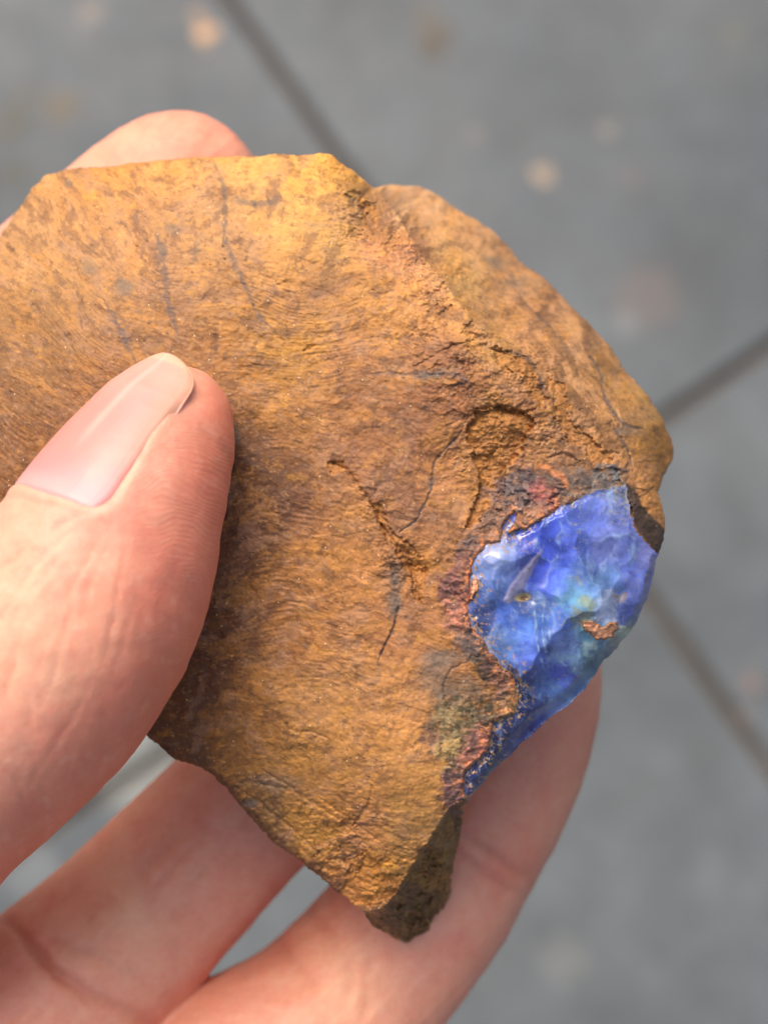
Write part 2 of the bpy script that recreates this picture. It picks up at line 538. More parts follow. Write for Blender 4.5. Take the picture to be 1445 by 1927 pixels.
# opal patch outline and the crust left standing on it
OP = [(1178, 912), (1187, 965), (1198, 1001), (1222, 1025), (1236, 1040), (1300, 1060), (1300, 1300), (1100, 1400), (957, 1500), (886, 1530), (872, 1492),
      (874, 1452), (906, 1427), (922, 1399), (926, 1360), (938, 1356), (969, 1340), (973, 1309), (965, 1269), (946, 1261), (934, 1238),
      (918, 1226), (906, 1198), (886, 1178), (879, 1147), (886, 1115), (884, 1084), (894, 1048), (914, 1025), (942, 1017), (946, 990), (966, 962), (972, 968), (957, 1003),
      (993, 993), (1025, 973), (1056, 954), (1103, 930), (1135, 918)]
j1 = fbm(X, Y, 16, 3, 51) * 6; j2 = fbm(X, Y, 16, 3, 61) * 6
opd = poly_sdf(X + j1, Y + j2, OP)
isl = poly_sdf(X + j1 * 1.4, Y + j2 * 1.4, [(1098, 1170), (1118, 1168), (1132, 1182), (1150, 1172), (1162, 1180), (1156, 1196), (1138, 1206), (1120, 1200), (1104, 1190)])
isl2 = poly_sdf(X + j1, Y + j2, [(892, 1090), (900, 1092), (897, 1112), (888, 1130), (882, 1128), (888, 1108)])
OPM = (opd > 0) & (isl < 0) & (isl2 < 0)
opin = np.minimum(np.minimum(opd, -isl), -isl2)

# --- relief (heights in u)
flow0 = Y + 0.75 * 60 * np.log1p(np.exp(np.clip((330 - X) / 60, -20, 20))) - 0.22 * 80 * np.log1p(np.exp(np.clip((700 - X) / -80, -20, 12))) * sstep(1500, 1000, Y)
flow = flow0 + fbm(X, Y, 330, 2, 71) * 80 + fbm(X, Y, 120, 2, 74) * 9
across = X + 0.4 * Y
lph = flow / 9.0 * 2 * math.pi + 2.2 * fbm(flow, across * .5, 70, 3, 78)
rings = (1 - np.abs(np.sin(lph * .5)) ** .6 * 1.6) * sstep(-.35, .25, fbm(X, Y, 90, 3, 79))
band = noise(flow / 10.0, across / 90.0, 80)
fine = noise(flow / 4.8, across / 26.0, 83)
patch = sstep(-0.15, 0.35, fbm(X, Y, 240, 3, 90))
rough_zone = np.zeros_like(X)
for (x, y, r, k) in [(930, 830, 95, 1.0), (860, 700, 60, .8), (760, 1060, 55, .9), (700, 950, 40, .6), (640, 1600, 90, 1.0), (720, 1660, 60, 1.0), (560, 1540, 60, .6), (480, 1500, 50, .6),
                     (690, 400, 60, .7), (1100, 800, 70, .7), (1220, 930, 40, .9), (560, 1400, 60, .35), (800, 620, 60, .5), (1010, 820, 60, .9), (1180, 850, 50, .6), (810, 1640, 70, .9), (790, 1740, 50, .9), (860, 1560, 40, .8), (880, 700, 90, .6), (820, 560, 50, .5)]:
    rough_zone = np.maximum(rough_zone, k * np.exp(-((X - x) ** 2 + (Y - y) ** 2) / (r * r)))
f1, f2, fid = worley(X / 26 + WX / 18, Y / 20 + WY / 18, 100)
g1, g2, gid = worley(X / 11 + WX / 14, Y / 8 + WY / 14, 105)
H = fbm(X, Y, 210, 3, 110) * 11 + fbm(X, Y, 62, 4, 115) * 4.6
H = H + fbm(X, flow, 15, 3, 120) * 1.4
H = H - rings * .62 * (.35 + .65 * patch) + band * 0.4 * (0.3 + patch) + fine * 0.42 * (0.35 + patch)
H = H + rough_zone * ((fid - .5) * 9 + (gid - .5) * 5.5 + fbm(X, Y, 12, 4, 125, .7) * 6)
def hollow(poly, depth, soft, edge=3, rough=4):
    """a sunken place: sharp where its border is jagged, filling up towards the middle"""
    global H
    dd = poly_sdf(X + fbm(X, Y, 40, 5, 127, .65) * 24, Y + fbm(X, Y, 40, 5, 128, .65) * 24, poly)
    H = H - depth * sstep(0, edge, dd) * (.45 + .55 * np.exp(-np.maximum(dd, 0) / soft)) + rough * sstep(0, edge, dd) * fbm(X, Y, 9, 3, 129, .7)
    return sstep(-2, 4, dd)
HOL = hollow([(888, 770), (930, 764), (985, 775), (1010, 800), (975, 850), (950, 900), (936, 955), (900, 990), (868, 996), (896, 955), (904, 915), (888, 870), (880, 820)], 17, 22)
HOL = np.maximum(HOL, hollow([(690, 935), (712, 940), (735, 985), (770, 1030), (800, 1065), (802, 1110), (790, 1140), (772, 1110), (762, 1060), (735, 1030), (712, 990)], 9, 12))
HOL = np.maximum(HOL, hollow([(612, 862), (650, 868), (652, 888), (622, 888)], 6, 8))
HOL = np.maximum(HOL, hollow([(930, 655), (985, 668), (1012, 700), (1030, 760), (1010, 765), (985, 720), (940, 690)], 7, 30))
HOL = np.maximum(HOL, hollow([(640, 1690), (650, 1620), (690, 1600), (722, 1640), (760, 1650), (742, 1690), (700, 1712)], 10, 20))
HOL = np.maximum(HOL, hollow([(1030, 700), (1060, 730), (1076, 790), (1110, 830), (1160, 850), (1150, 880), (1090, 850), (1050, 810)], 8, 20))
HOL = np.maximum(HOL, hollow([(672, 370), (700, 385), (720, 440), (700, 450), (684, 420)], 7, 14))
EDGR = np.exp(-((rd - 6) / 34.0) ** 2) * sstep(1, .9, rp) * .75
EDGR = np.maximum(EDGR, .75 * np.exp(-(SD / 34.0) ** 2) * sstep(1330, 1420, Y) * (X < 720))
def terr(n_, steps, seed):
    t_ = n_ * steps + .18 * fbm(X, Y, 12, 3, seed, .7)
    f_ = np.floor(t_)
    return (f_ + sstep(.80, 1.0, t_ - f_)) / steps
LED = np.clip(np.maximum(rough_zone * .9, EDGR * 1.2) + .55 * np.exp(-((rd - 30) / 90.0) ** 2) * sstep(1, .8, rp), 0, 1)
LED = np.maximum(LED, .55 * np.exp(-((X - 1090) ** 2 / 130 ** 2 + (Y - 720) ** 2 / 150 ** 2)))
LED = np.maximum(LED, .5 * np.exp(-((X - 850) ** 2 / 50 ** 2 + (Y - 1380) ** 2 / 120 ** 2)))
LED = LED * sstep(-.4, .2, fbm(X, Y, 80, 3, 141))
tn_ = fbm(X * .9, Y * 1.2, 74, 4, 143, .55)
H = H + LED * ((terr(tn_, 5, 144) - tn_) * 26 + terr(fbm(X, Y, 36, 4, 146, .55), 4, 147) * 9)
EDGR = EDGR * sstep(-.35, .3, fbm(X, Y, 60, 3, 131))
H = H + EDGR * ((fid - .5) * 7 + (gid - .5) * 5 + fbm(X, Y, 14, 4, 132, .7) * 6)
e1, e2, eid = worley(X / 58 + WX / 26, Y / 40 + WY / 26, 135)
H = H + (eid - .5) * 2.0 * sstep(0, .05, e2 - e1) + fbm(X, Y, 26, 5, 138, .62) * 2.4 + (fid - .5) * .9 * (1 - patch)
# small pits
p1, _, pid = worley(X / 34, Y / 24, 130)
pk = sstep(.0, .5, fbm(X, Y, 110, 2, 133)) * .25
pq = p1 + .12 * fbm(X, Y, 7, 2, 134)
H = H - np.where(pid < pk, 3.4 * sstep(.05 + pid * .6, .02, pq), 0)
H = H + fbm(flow, across * .8, 7.5, 3, 136, .7) * .8 + fbm(X, Y, 6, 3, 137, .7) * .8
# ragged little flakes lying with the grain
k1, k2, kid = worley(across / 30 + WX / 20, flow / 9, 139)
H = H + np.where(kid > .86, 1.3, 0) * sstep(.02, .10, k2 - k1) * patch
COLD = np.zeros_like(X)                                             # amount of dark grey vein
def line(pts, width, depth, grey=0.0, jag=1.0, step=0.0, taper=True):
    """a crack or vein; step lifts one side"""
    global H, COLD
    P = densify(pts)
    xs = [p[0] for p in P]; ys = [p[1] for p in P]
    m = 60
    i0 = max(int((min(xs) - m - us[0]) / G), 0); i1 = min(int((max(xs) + m - us[0]) / G), NX)
    j0 = max(int((min(ys) - m - vs_[0]) / G), 0); j1_ = min(int((max(ys) + m - vs_[0]) / G), NY)
    S = (slice(j0, j1_), slice(i0, i1))
    d, t = seg_dist(X[S] + (WX[S] * .35 + fbm(X[S], Y[S], 9, 2, 140) * 2.5) * jag, Y[S] + (WY[S] * .35 + fbm(X[S], Y[S], 9, 2, 145) * 2.5) * jag, P)
    w = width * (np.sin(np.clip(t, 0.02, .98) * math.pi) ** .5 if taper else 1) * (0.75 + 0.5 * noise(t * 14, t * 0, 150))
    w = w * (.55 + .9 * sstep(-.4, .6, fbm(X[S], Y[S], 24, 3, 155)))
    k = np.exp(-(d / np.maximum(w, .4)) ** 2) * sstep(-.55, -.15, fbm(X[S], Y[S], 18, 3, 157))
    H[S] = H[S] - depth * k
    if step:
        n = sstep(0, 1, np.exp(-d / 30)) * (poly_sdf(X[S], Y[S], [tuple(p) for p in P]) > 0)
        H[S] = H[S] - step * n
    if grey:
        COLD[S] = np.maximum(COLD[S], grey * (.55 + .45 * sstep(-.3, .3, fbm(X[S], Y[S], 12, 3, 158))) * np.exp(-(d / np.maximum(w * 1.25, .6)) ** 4))
# grey veins on the face
line([(398, 292), (414, 330), (424, 380), (420, 440), (440, 490), (462, 540), (484, 590), (520, 628)], 7, 1.2, .62)
line([(292, 430), (304, 480), (314, 540), (322, 590), (338, 640)], 8, .8, .6)
line([(198, 568), (216, 604), (236, 642), (258, 684)], 8, .8, .68)
line([(440, 372), (476, 384), (505, 380), (530, 368)], 10, 1, .6)
line([(360, 470), (374, 490)], 5, .5, .4)
line([(700, 702), (760, 706), (810, 704), (880, 712), (850, 728)], 7, 1.5, .6)
line([(884, 772), (866, 812), (838, 846), (820, 872), (812, 912), (798, 950), (778, 982), (752, 1002)], 3.4, 4, .85)
line([(745, 1062), (742, 1090), (748, 1130), (742, 1160)], 9, 1.5, .55, .6)
line([(750, 1140), (740, 1180), (726, 1210), (712, 1242)], 4, 7, .9, .6)
line([(708, 1238), (714, 1262), (708, 1290)], 7, .6, .4)
line([(622, 868), (650, 880), (672, 910), (700, 950), (716, 985), (730, 1000)], 5, 7, 0)
line([(716, 985), (742, 1020), (768, 1050), (778, 1090), (790, 1130)], 9, 9, .15)
line([(890, 770), (930, 765), (970, 778), (1010, 770)], 7, 9, 0)
line([(930, 660), (985, 672), (1012, 700), (1022, 740), (1028, 770)], 5, 6, .5)
line([(905, 470), (940, 505), (970, 540), (1000, 585), (1040, 620), (1075, 660), (1100, 690)], 4, 4, .4)
line([(935, 500), (965, 520), (990, 560)], 6, 2, .5)
line([(1112, 670), (1128, 700), (1136, 740), (1152, 772), (1180, 800), (1215, 806)], 6, 5, .85)
line([(1150, 790), (1168, 820), (1182, 850), (1190, 884)], 4, 5, .8)
line([(1028, 860), (1060, 855), (1090, 868)], 4, 7, .3)
line([(1040, 780), (1056, 820), (1062, 850)], 6, 6, .3)
line([(650, 365), (680, 395), (700, 425), (706, 440)], 9, 8, .45)
line([(570, 660), (594, 650)], 4, 5, 0); line([(780, 690), (830, 660), (880, 640)], 5, 5, .1)
line([(310, 420), (330, 428)], 4, 0.5, .35)
# scratches and chips of the lower tip
line([(620, 1618), (650, 1612), (676, 1606)], 5, 7, .35); line([(560, 1378), (590, 1380), (620, 1392)], 4, 4, .1)
line([(660, 1662), (676, 1640), (682, 1622)], 4, 6, .1); line([(470, 1470), (520, 1480), (590, 1500)], 5, 4, 0)
line([(600, 1500), (660, 1545), (720, 1590)], 4, 4, 0); line([(480, 1440), (560, 1490), (620, 1530), (700, 1600)], 4, 3.5, 0)
line([(700, 1480), (690, 1520), (660, 1560)], 6, 5, 0); line([(440, 1480), (500, 1520), (560, 1570), (620, 1622)], 6, 5, .1)
line([(580, 1180), (600, 1230)], 3, 3, 0); line([(850, 1345), (835, 1300), (850, 1260), (880, 1245)], 3, 4, .6)
line([(1165, 905), (1180, 930), (1190, 965)], 6, 9, .6)
# knob and hole on the lower left edge
kn = np.exp(-((X - 470) ** 2 + (Y - 1508) ** 2) / 16 ** 2)
H = H - kn * 10; COLD = np.maximum(COLD, .8 * np.exp(-((X - 472) ** 2 / 16 ** 2 + (Y - 1512) ** 2 / 9 ** 2) ** 2))
# small raised knob and dents
for (x, y, r, h) in [(956, 798, 14, 9), (632, 874, 13, -7), (76, 374, 16, -6), (1245, 862, 18, -20), (845, 1262, 18, 5), (726, 772, 5, -4), (878, 634, 7, 4),
                     (742, 1640, 22, 8), (700, 1690, 24, 7), (600, 1570, 30, -6), (690, 1210, 20, -2), (790, 1070, 18, -12), (770, 1060, 9, -8)]:
    H = H + h * np.exp(-((X - x) ** 2 + (Y - y) ** 2) / (r * r))
# plates of crust round the opal
plate = poly_sdf(X + j1, Y + j2, [(850, 1500), (834, 1440), (838, 1370), (852, 1330), (880, 1310), (902, 1340), (925, 1380), (920, 1420), (880, 1450), (870, 1490)])
H = H + 7 * sstep(-3, 6, plate)
H = H + np.where(opd <= 0, 1, 0) * 10 * np.exp(-np.maximum(-opd, 0) / 26) * sstep(0, 8, -opd + 3) * sstep(1120, 1000, X)
# the opal's own relief: conchoidal facets, smooth dents, raised edge crust
ow, ov = X + fbm(X, Y, 60, 2, 160) * 22, Y + fbm(X, Y, 60, 2, 165) * 22
o1, o2, oid = worley(ow / 62, ov / 70, 170)
q1, q2, qid = worley(ow / 26, ov / 34, 175)
def facets(x, y, size, tilt, seed, rad=0.0):
    """flat chips: every cell is a small plane with its own tilt"""
    # lower envelope of tilted shallow bowls: continuous, with sharp arrises between the chips
    gx0, gy0 = np.floor(x / size), np.floor(y / size)
    out = np.full(x.shape, 1e9, np.float32); fi_ = np.zeros(x.shape, np.float32); sec = out.copy()
    for dx in (-2, -1, 0, 1, 2):
        for dy in (-2, -1, 0, 1, 2):
            hx = _hash(gx0 + dx, gy0 + dy, seed) / 4294967296.0; hy = _hash(gx0 + dx, gy0 + dy, seed + 7) / 4294967296.0
            ha = _hash(gx0 + dx, gy0 + dy, seed + 13) / 4294967296.0 * 6.283; hb = _hash(gx0 + dx, gy0 + dy, seed + 17) / 4294967296.0
            ex, ey = x - (gx0 + dx + hx) * size, y - (gy0 + dy + hy) * size
            c_ = (tilt * (.3 + .7 * hb) * (np.cos(ha) * ex + np.sin(ha) * ey) + rad * (ex * ex + ey * ey) / size + hx * size * tilt * .8)
            m_ = c_ < out
            sec = np.where(m_, out, np.minimum(sec, c_)); fi_ = np.where(m_, ha / 6.283, fi_); out = np.where(m_, c_, out)
    return out, fi_, sec - out
fa_, fai, fae = facets(ow, ov * .8, 92, .24, 700, .30)
fb_, fbi, fbe = facets(ow * .9 + 30, ov * .75, 42, .16, 720, .24)
fc_, fci, fce = facets(ow, ov * .8, 17, .10, 740, .16)
HO = fbm(X, Y, 110, 3, 180) * 8 + fa_ + fb_ * .38 + fc_ * .12
HO = HO + fbm(X, Y, 16, 4, 185, .6) * .6
def blob(x, y, rx, ry, ang, h):
    c, s = math.cos(math.radians(ang)), math.sin(math.radians(ang))
    dx, dy = X - x, Y - y
    return h * np.exp(-(((dx * c + dy * s) / rx) ** 2 + ((-dx * s + dy * c) / ry) ** 2))
HO = HO + blob(1032, 1076, 44, 52, 20, -17) + blob(985, 1125, 16, 10, 20, -14) + blob(918, 1150, 34, 16, -20, -9) + blob(945, 1045, 30, 22, -30, 8)
HO = HO + blob(1147, 1140, 15, 22, 10, 7) + blob(1165, 1125, 10, 22, 35, -8) + blob(1040, 1310, 60, 14, -38, 7) + blob(960, 1270, 50, 26, 50, -6) + blob(1120, 975, 60, 40, 0, 6)
# long raised splinter
sp, spt = seg_dist(X + WX * .2, Y + WY * .2, [(1020, 1030), (1000, 1068), (975, 1100), (955, 1130)])
spd = poly_sdf(X + j1 * .5, Y + j2 * .5, [(1024, 1028), (1014, 1052), (1000, 1076), (988, 1104), (974, 1124), (956, 1138), (946, 1130), (956, 1106), (972, 1084), (996, 1056)])
SPL = sstep(-2, 3, spd)
HO = HO + 3 * sstep(-1, 8, spd)
OE = sstep(0, 14, opd)
H = H * (1 + 2.6 * UNDER)
CH_ = sstep(75, 20, -opd) * (opd <= 0) * (X < 1180) * sstep(-.3, .2, fbm(X, Y, 40, 3, 196))
H = H + CH_ * ((gid - .5) * 6.5 + (fid - .5) * 6 + fbm(X, Y, 12, 4, 197, .7) * 3.5)
H = np.where(OPM, HO * OE - 5 * sstep(0, 9, opin) + 2, H)
ist = np.maximum(isl, isl2)
H = np.where(ist > 0, HO + 5 + (gid) * 4 + fbm(X, Y, 8, 2, 190) * 3, H)
# step along the lower rim of the opal
rim, rt = seg_dist(X + j1, Y + j2, [(1228, 1040), (1216, 1090), (1202, 1132), (1174, 1184), (1142, 1208), (1100, 1254), (1060, 1306), (1000, 1344), (958, 1384), (926, 1432), (890, 1472)])
rimside = poly_sdf(X + j1, Y + j2, [(1228, 1040), (1216, 1090), (1202, 1132), (1174, 1184), (1142, 1208), (1100, 1254), (1060, 1306), (1000, 1344), (958, 1384), (926, 1432), (890, 1472), (900, 1560), (1300, 1500), (1300, 1100)])
RIM = sstep(-3, 4, rimside)
H = H - np.where(OPM, np.maximum(rimside, 0) * 0.9 + 4 * RIM, 0)
H = H * sstep(-2, 14, SD + 4) + 0
dgs = (X - Y * .75) ; alg = (X * .6 + Y)
stn = fbm(dgs + WX, alg * .28 + WY, 34, 5, 665, .68)
shm = np.exp(-((X - 1075) ** 2 / 150 ** 2 + (Y - 690) ** 2 / 200 ** 2)) * sstep(-6, 14, np.where(rside, rd, -rd) + 14 * (rp > .98) * 4)
H = H + shm * stn * 8
ZF = Z - ROUND + H
ZE = ZS - RR
ZB = ZE - 330 * np.sqrt(1 - (1 - np.clip(dpos / 260, 0, 1)) ** 2) * (0.75 + .25 * fbm(X, Y, 300, 2, 200)) + fbm(X, Y, 40, 3, 205) * 4 * np.clip(dpos / 20, 0, 1)
ZB = np.minimum(ZB, ZF - 3 * np.clip(dpos, 0, 10))

# --- colour of the stone, some shade and light painted in (chips of crust first get their relief)
def paint(base, items, wx, wy):
    acc = np.zeros(X.shape + (3,), np.float32); ws = np.full(X.shape, 1e-6, np.float32)
    if base is not None:
        acc += lin(base) * 0.02; ws += 0.02
    for it in items:
        x, y, r, c = it[:4]; k = it[4] if len(it) > 4 else 1
        w = (k * np.exp(-((X + wx - x) ** 2 + (Y + wy - y) ** 2) / (r * r))).astype(np.float32)
        acc += w[..., None] * lin(c).astype(np.float32); ws += w
    return acc / ws[..., None]
wx, wy = fbm(X, Y, 120, 5, 210, .6) * 75, fbm(X, Y, 120, 5, 220, .6) * 75
OCH, YEL, BRN, DBR, TAN, PNK = (190, 130, 62), (206, 146, 56), (150, 102, 60), (112, 78, 54), (196, 146, 92), (200, 146, 106)
ITEMS = [(60, 400, 90, TAN), (180, 340, 90, OCH), (330, 320, 70, (214, 152, 78)), (480, 320, 70, (216, 160, 84)), (600, 310, 50, (224, 162, 70)), (100, 520, 90, (180, 132, 76)),
         (250, 450, 90, (176, 128, 80)), (380, 430, 70, (170, 128, 84)), (500, 440, 80, (206, 150, 82)), (610, 440, 70, (196, 148, 74)), (690, 420, 45, (120, 86, 58)), (730, 480, 50, (206, 140, 92)),
         (60, 640, 90, (150, 106, 58)), (180, 620, 80, (164, 116, 62)), (320, 560, 60, (162, 118, 76)), (430, 560, 70, (176, 124, 64)), (540, 560, 60, (164, 112, 62)), (560, 640, 60, (206, 148, 56)),
         (620, 560, 60, (160, 112, 66)), (700, 560, 60, (198, 138, 62)), (790, 530, 55, (208, 146, 88)), (840, 600, 50, (206, 146, 76)), (920, 620, 45, (208, 156, 86)), (60, 800, 90, (138, 96, 56)),
         (200, 760, 90, (150, 104, 60)), (440, 700, 70, (158, 110, 60)), (540, 730, 70, (184, 128, 58)), (640, 680, 60, (180, 124, 72)), (740, 650, 60, (190, 132, 72)), (830, 690, 60, (150, 98, 66)),
         (640, 800, 70, (166, 112, 64)), (760, 780, 60, (158, 104, 66)), (820, 760, 50, (170, 112, 66)), (500, 830, 60, (136, 92, 54)), (480, 950, 70, (112, 76, 50)), (560, 960, 50, (122, 84, 58)),
         (640, 930, 60, (186, 130, 78)), (740, 900, 60, (150, 102, 70)), (840, 880, 50, (172, 116, 68)), (780, 1000, 50, (168, 114, 68)), (600, 1060, 70, (200, 136, 66)), (480, 1080, 60, (126, 84, 48)),
         (690, 1080, 50, (196, 134, 76)), (800, 1090, 50, (180, 122, 66)), (560, 1180, 70, (160, 106, 54)), (440, 1200, 70, (116, 78, 44)), (660, 1200, 60, (168, 114, 66)), (760, 1200, 60, (184, 124, 72)),
         (500, 1300, 60, (178, 122, 54)), (620, 1320, 80, (192, 138, 78)), (380, 1320, 70, (124, 82, 40)), (740, 1340, 60, (204, 142, 76)), (800, 1200, 40, (186, 126, 74)), (440, 1400, 60, (146, 100, 48)),
         (560, 1420, 60, (186, 132, 62)), (680, 1440, 70, (196, 138, 70)), (790, 1450, 50, (206, 146, 74)), (350, 1420, 40, (112, 70, 32)), (520, 1520, 50, (142, 106, 60)), (600, 1560, 40, (196, 140, 60)),
         (680, 1540, 40, (186, 128, 76)), (770, 1540, 50, (190, 138, 70)), (650, 1640, 40, (156, 108, 64)), (720, 1640, 30, (214, 150, 52)), (700, 1690, 30, (164, 116, 74)),
         (800, 1650, 60, (132, 96, 54)), (780, 1750, 50, (112, 84, 48)), (850, 1580, 30, (142, 104, 54)),
         (780, 370, 50, (214, 166, 112)), (870, 430, 50, (202, 152, 98)), (860, 500, 45, (190, 150, 84)), (940, 520, 50, (180, 132, 84)), (920, 470, 35, (204, 156, 104)), (1000, 540, 50, (188, 140, 90)),
         (960, 600, 40, (176, 124, 70)), (1040, 640, 60, (196, 142, 90)), (1100, 640, 50, (178, 136, 88)), (980, 700, 40, (196, 140, 84)), (1080, 720, 50, (150, 108, 66)), (1160, 720, 50, (190, 140, 76)),
         (1140, 800, 50, (196, 142, 84)), (1220, 780, 50, (190, 146, 78)), (1240, 850, 40, (172, 120, 56)), (1000, 780, 50, (162, 112, 70)), (930, 800, 45, (184, 130, 66)), (910, 900, 40, (192, 134, 66)),
         (980, 850, 40, (166, 116, 78)), (1080, 830, 50, (176, 128, 86)), (1170, 880, 40, (184, 132, 78)), (1225, 940, 30, (186, 130, 72)), (860, 960, 40, (188, 130, 76))]
COL = paint((170, 118, 62), ITEMS, wx, wy)
# flow-aligned mottling between ochre and brown
mot = fbm(flow * 1.0, across * .6, 60, 6, 240, .66)
mo2 = fbm(flow * 1.2, across * .6, 20, 5, 250, .7)
lum = COL.mean(axis=2, keepdims=True)
br = lin((118, 74, 44)).astype(np.float32); ye = lin((218, 150, 62)).astype(np.float32)
kb = (sstep(.05, .38, mot) * .55)[..., None]; ky = (sstep(.02, .36, -mot) * .42)[..., None]
COL = COL * (1 - kb) + (br * .75 + COL * .25) * kb
COL = COL * (1 - ky) + (ye * .7 + COL * .3) * ky
COL = COL * (1 + .34 * mo2[..., None])
COL = COL * (1 + (.10 * (band + fine) - .20 * rings)[..., None] * (.35 + patch)[..., None])
dark = sstep(.16, .5, fbm(X + 400, Y, 34, 4, 260, .62))[..., None]
COL = COL * (1 - .42 * dark) + lin((92, 66, 58)) * .42 * dark
yy = sstep(.26, .5, fbm(X, Y + 900, 48, 5, 265, .65))[..., None]
COL = COL * (1 - .5 * yy) + lin((220, 158, 52)) * .5 * yy
dz = np.maximum(np.exp(-((X - 490) ** 2 / 110 ** 2 + (Y - 960) ** 2 / 150 ** 2)), np.exp(-((X - 420) ** 2 / 110 ** 2 + (Y - 1230) ** 2 / 120 ** 2)))  # darker brown mottle right of the thumb, with its shadow painted in
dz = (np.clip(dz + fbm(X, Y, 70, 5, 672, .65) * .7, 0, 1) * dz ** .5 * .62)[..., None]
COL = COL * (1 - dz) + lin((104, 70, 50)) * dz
# crisp-edged films of yellow limonite and of brown, following the grain
m3 = fbm(flow, across * .75, 60, 7, 610, .7); m4 = fbm(flow + 300, across * .75, 40, 7, 620, .72)
t3 = (sstep(.10, .17, m3) * .34)[..., None]; t4 = (sstep(.10, .17, m4) * .46)[..., None]
t5 = (sstep(.08, .15, fbm(flow - 500, across * .8, 56, 7, 625, .7)) * .38)[..., None]
COL = COL * (1 - t5) + lin((176, 134, 98)) * t5
COL = COL * (1 - t3) + lin((206, 142, 62)) * t3
COL = COL * (1 - t4) + lin((104, 72, 50)) * t4
sc3 = (sstep(.30, .36, fbm(flow, across * .42, 9, 3, 630, .6)) * .4)[..., None]
COL = COL * (1 - sc3) + lin((84, 58, 42)) * sc3
sc4 = (sstep(.32, .38, fbm(flow, across * .42, 8, 3, 640, .6)) * .35)[..., None]
COL = COL * (1 - sc4) + lin((222, 166, 96)) * sc4
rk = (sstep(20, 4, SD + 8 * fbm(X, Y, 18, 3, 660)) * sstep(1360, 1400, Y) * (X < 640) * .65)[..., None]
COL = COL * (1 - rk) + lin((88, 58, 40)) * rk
sk_ = (sstep(.02, .14, stn) * .5 * shm)[..., None]
COL = COL * (1 - sk_) + lin((104, 76, 52)) * sk_
sk_ = (sstep(.06, .18, -stn) * .5 * shm)[..., None]
COL = COL * (1 - sk_) + lin((220, 166, 110)) * sk_
hm = (HOL * .55)[..., None]
COL = COL * (1 - hm) + (lin((186, 124, 54)) * (1 + .7 * fbm(X, Y, 10, 3, 645, .7)[..., None])) * hm
g_ = COL.mean(axis=2, keepdims=True)
COL = np.clip(g_, .01, 1) * (np.clip(COL, .003, 1) / np.clip(g_, .01, 1)) ** .93
COL = COL * np.array([1.0, .935, .95])
COL = COL * (.90 + .16 * sstep(700, 380, Y) + .10 * fbm(X, Y, 160, 2, 650))[..., None]  # tone rises towards the top: brighter light painted into the colour
# bluish grey smudges
for (x, y, rx, ry, k) in [(168, 502, 16, 14, .5), (230, 540, 16, 12, .6), (326, 428, 18, 10, .4), (300, 470, 8, 26, .35), (372, 470, 8, 26, .35), (744, 1080, 16, 28, .45), (742, 1130, 16, 22, .6), (130, 345, 8, 8, .5),
                          (480, 380, 44, 7, .35), (590, 425, 30, 6, .3), (820, 1270, 34, 50, .55), (840, 1240, 30, 16, .5), (520, 1472, 50, 16, .4), (1180, 810, 30, 8, .5), (440, 820, 14, 16, .4),
                          (930, 490, 26, 14, .5), (980, 530, 34, 10, .35), (820, 700, 40, 8, .4), (870, 1300, 40, 30, .5)]:
    m = k * np.exp(-(((X + WX - x) / rx) ** 2 + ((Y + WY - y) / ry) ** 2) ** 2)
    COL = COL * (1 - m[..., None]) + lin((104, 98, 88)) * m[..., None]
cm = np.clip(COLD, 0, 1)[..., None]
COL = COL * (1 - cm) + lin((92, 84, 82)) * cm
pitm = (np.where(pid < pk, sstep(.05 + pid * .6, .02, pq), 0) * .5)[..., None]
COL = COL * (1 - pitm) + lin((84, 54, 34)) * pitm
# altered crust round the opal
near = sstep(70, 8, -opd) * (opd <= 0) * sstep(1190, 1150, X + .0 * Y) 
CR = paint((150, 100, 70), [(985, 926, 26, (112, 92, 88)), (1020, 930, 16, (196, 92, 74), 2.5), (1050, 905, 26, (120, 90, 72)), (1100, 905, 30, (128, 104, 84)), (1140, 895, 26, (120, 116, 112)), (1000, 965, 16, (176, 122, 84)),
                            (930, 990, 26, (150, 108, 78)), (880, 1010, 26, (126, 92, 78)), (905, 1000, 20, (176, 118, 80)), (863, 1070, 24, (144, 84, 66)), (860, 1110, 24, (136, 80, 70)), (872, 1160, 24, (198, 112, 74)), (850, 1150, 18, (190, 112, 80)),
                            (883, 1205, 18, (120, 100, 92)), (850, 1215, 20, (150, 110, 80)), (898, 1262, 26, (88, 74, 56)), (930, 1245, 18, (142, 84, 62)), (945, 1290, 22, (176, 112, 76)), (962, 1320, 16, (222, 156, 66), 1.5), (820, 1270, 26, (134, 124, 104)),
                            (850, 1260, 14, (204, 146, 88)), (880, 1300, 24, (96, 82, 56)), (862, 1352, 26, (142, 118, 68)), (900, 1340, 20, (108, 92, 60)), (905, 1400, 20, (190, 110, 88), 1.4), (880, 1430, 16, (196, 116, 86)), (850, 1420, 18, (176, 140, 66)),
                            (858, 1480, 20, (134, 88, 86)), (888, 1446, 14, (206, 124, 96))], fbm(X, Y, 30, 6, 270, .72) * 30, fbm(X, Y, 30, 6, 280, .72) * 30)
g_ = CR.mean(axis=2, keepdims=True)
CR = (CR * .80 + g_ * .20) * .88 * (.62 + .76 * gid)[..., None] * (1 + .55 * fbm(X, Y, 12, 4, 285, .7)[..., None])
cq = (sstep(.12, .2, fbm(X, Y, 16, 5, 287, .7)) * .45)[..., None]; CR = CR * (1 - cq) + lin((176, 122, 72)) * cq
cq = (sstep(.16, .24, fbm(X, Y, 18, 5, 288, .7)) * .5)[..., None]; CR = CR * (1 - cq) + lin((84, 66, 58)) * cq
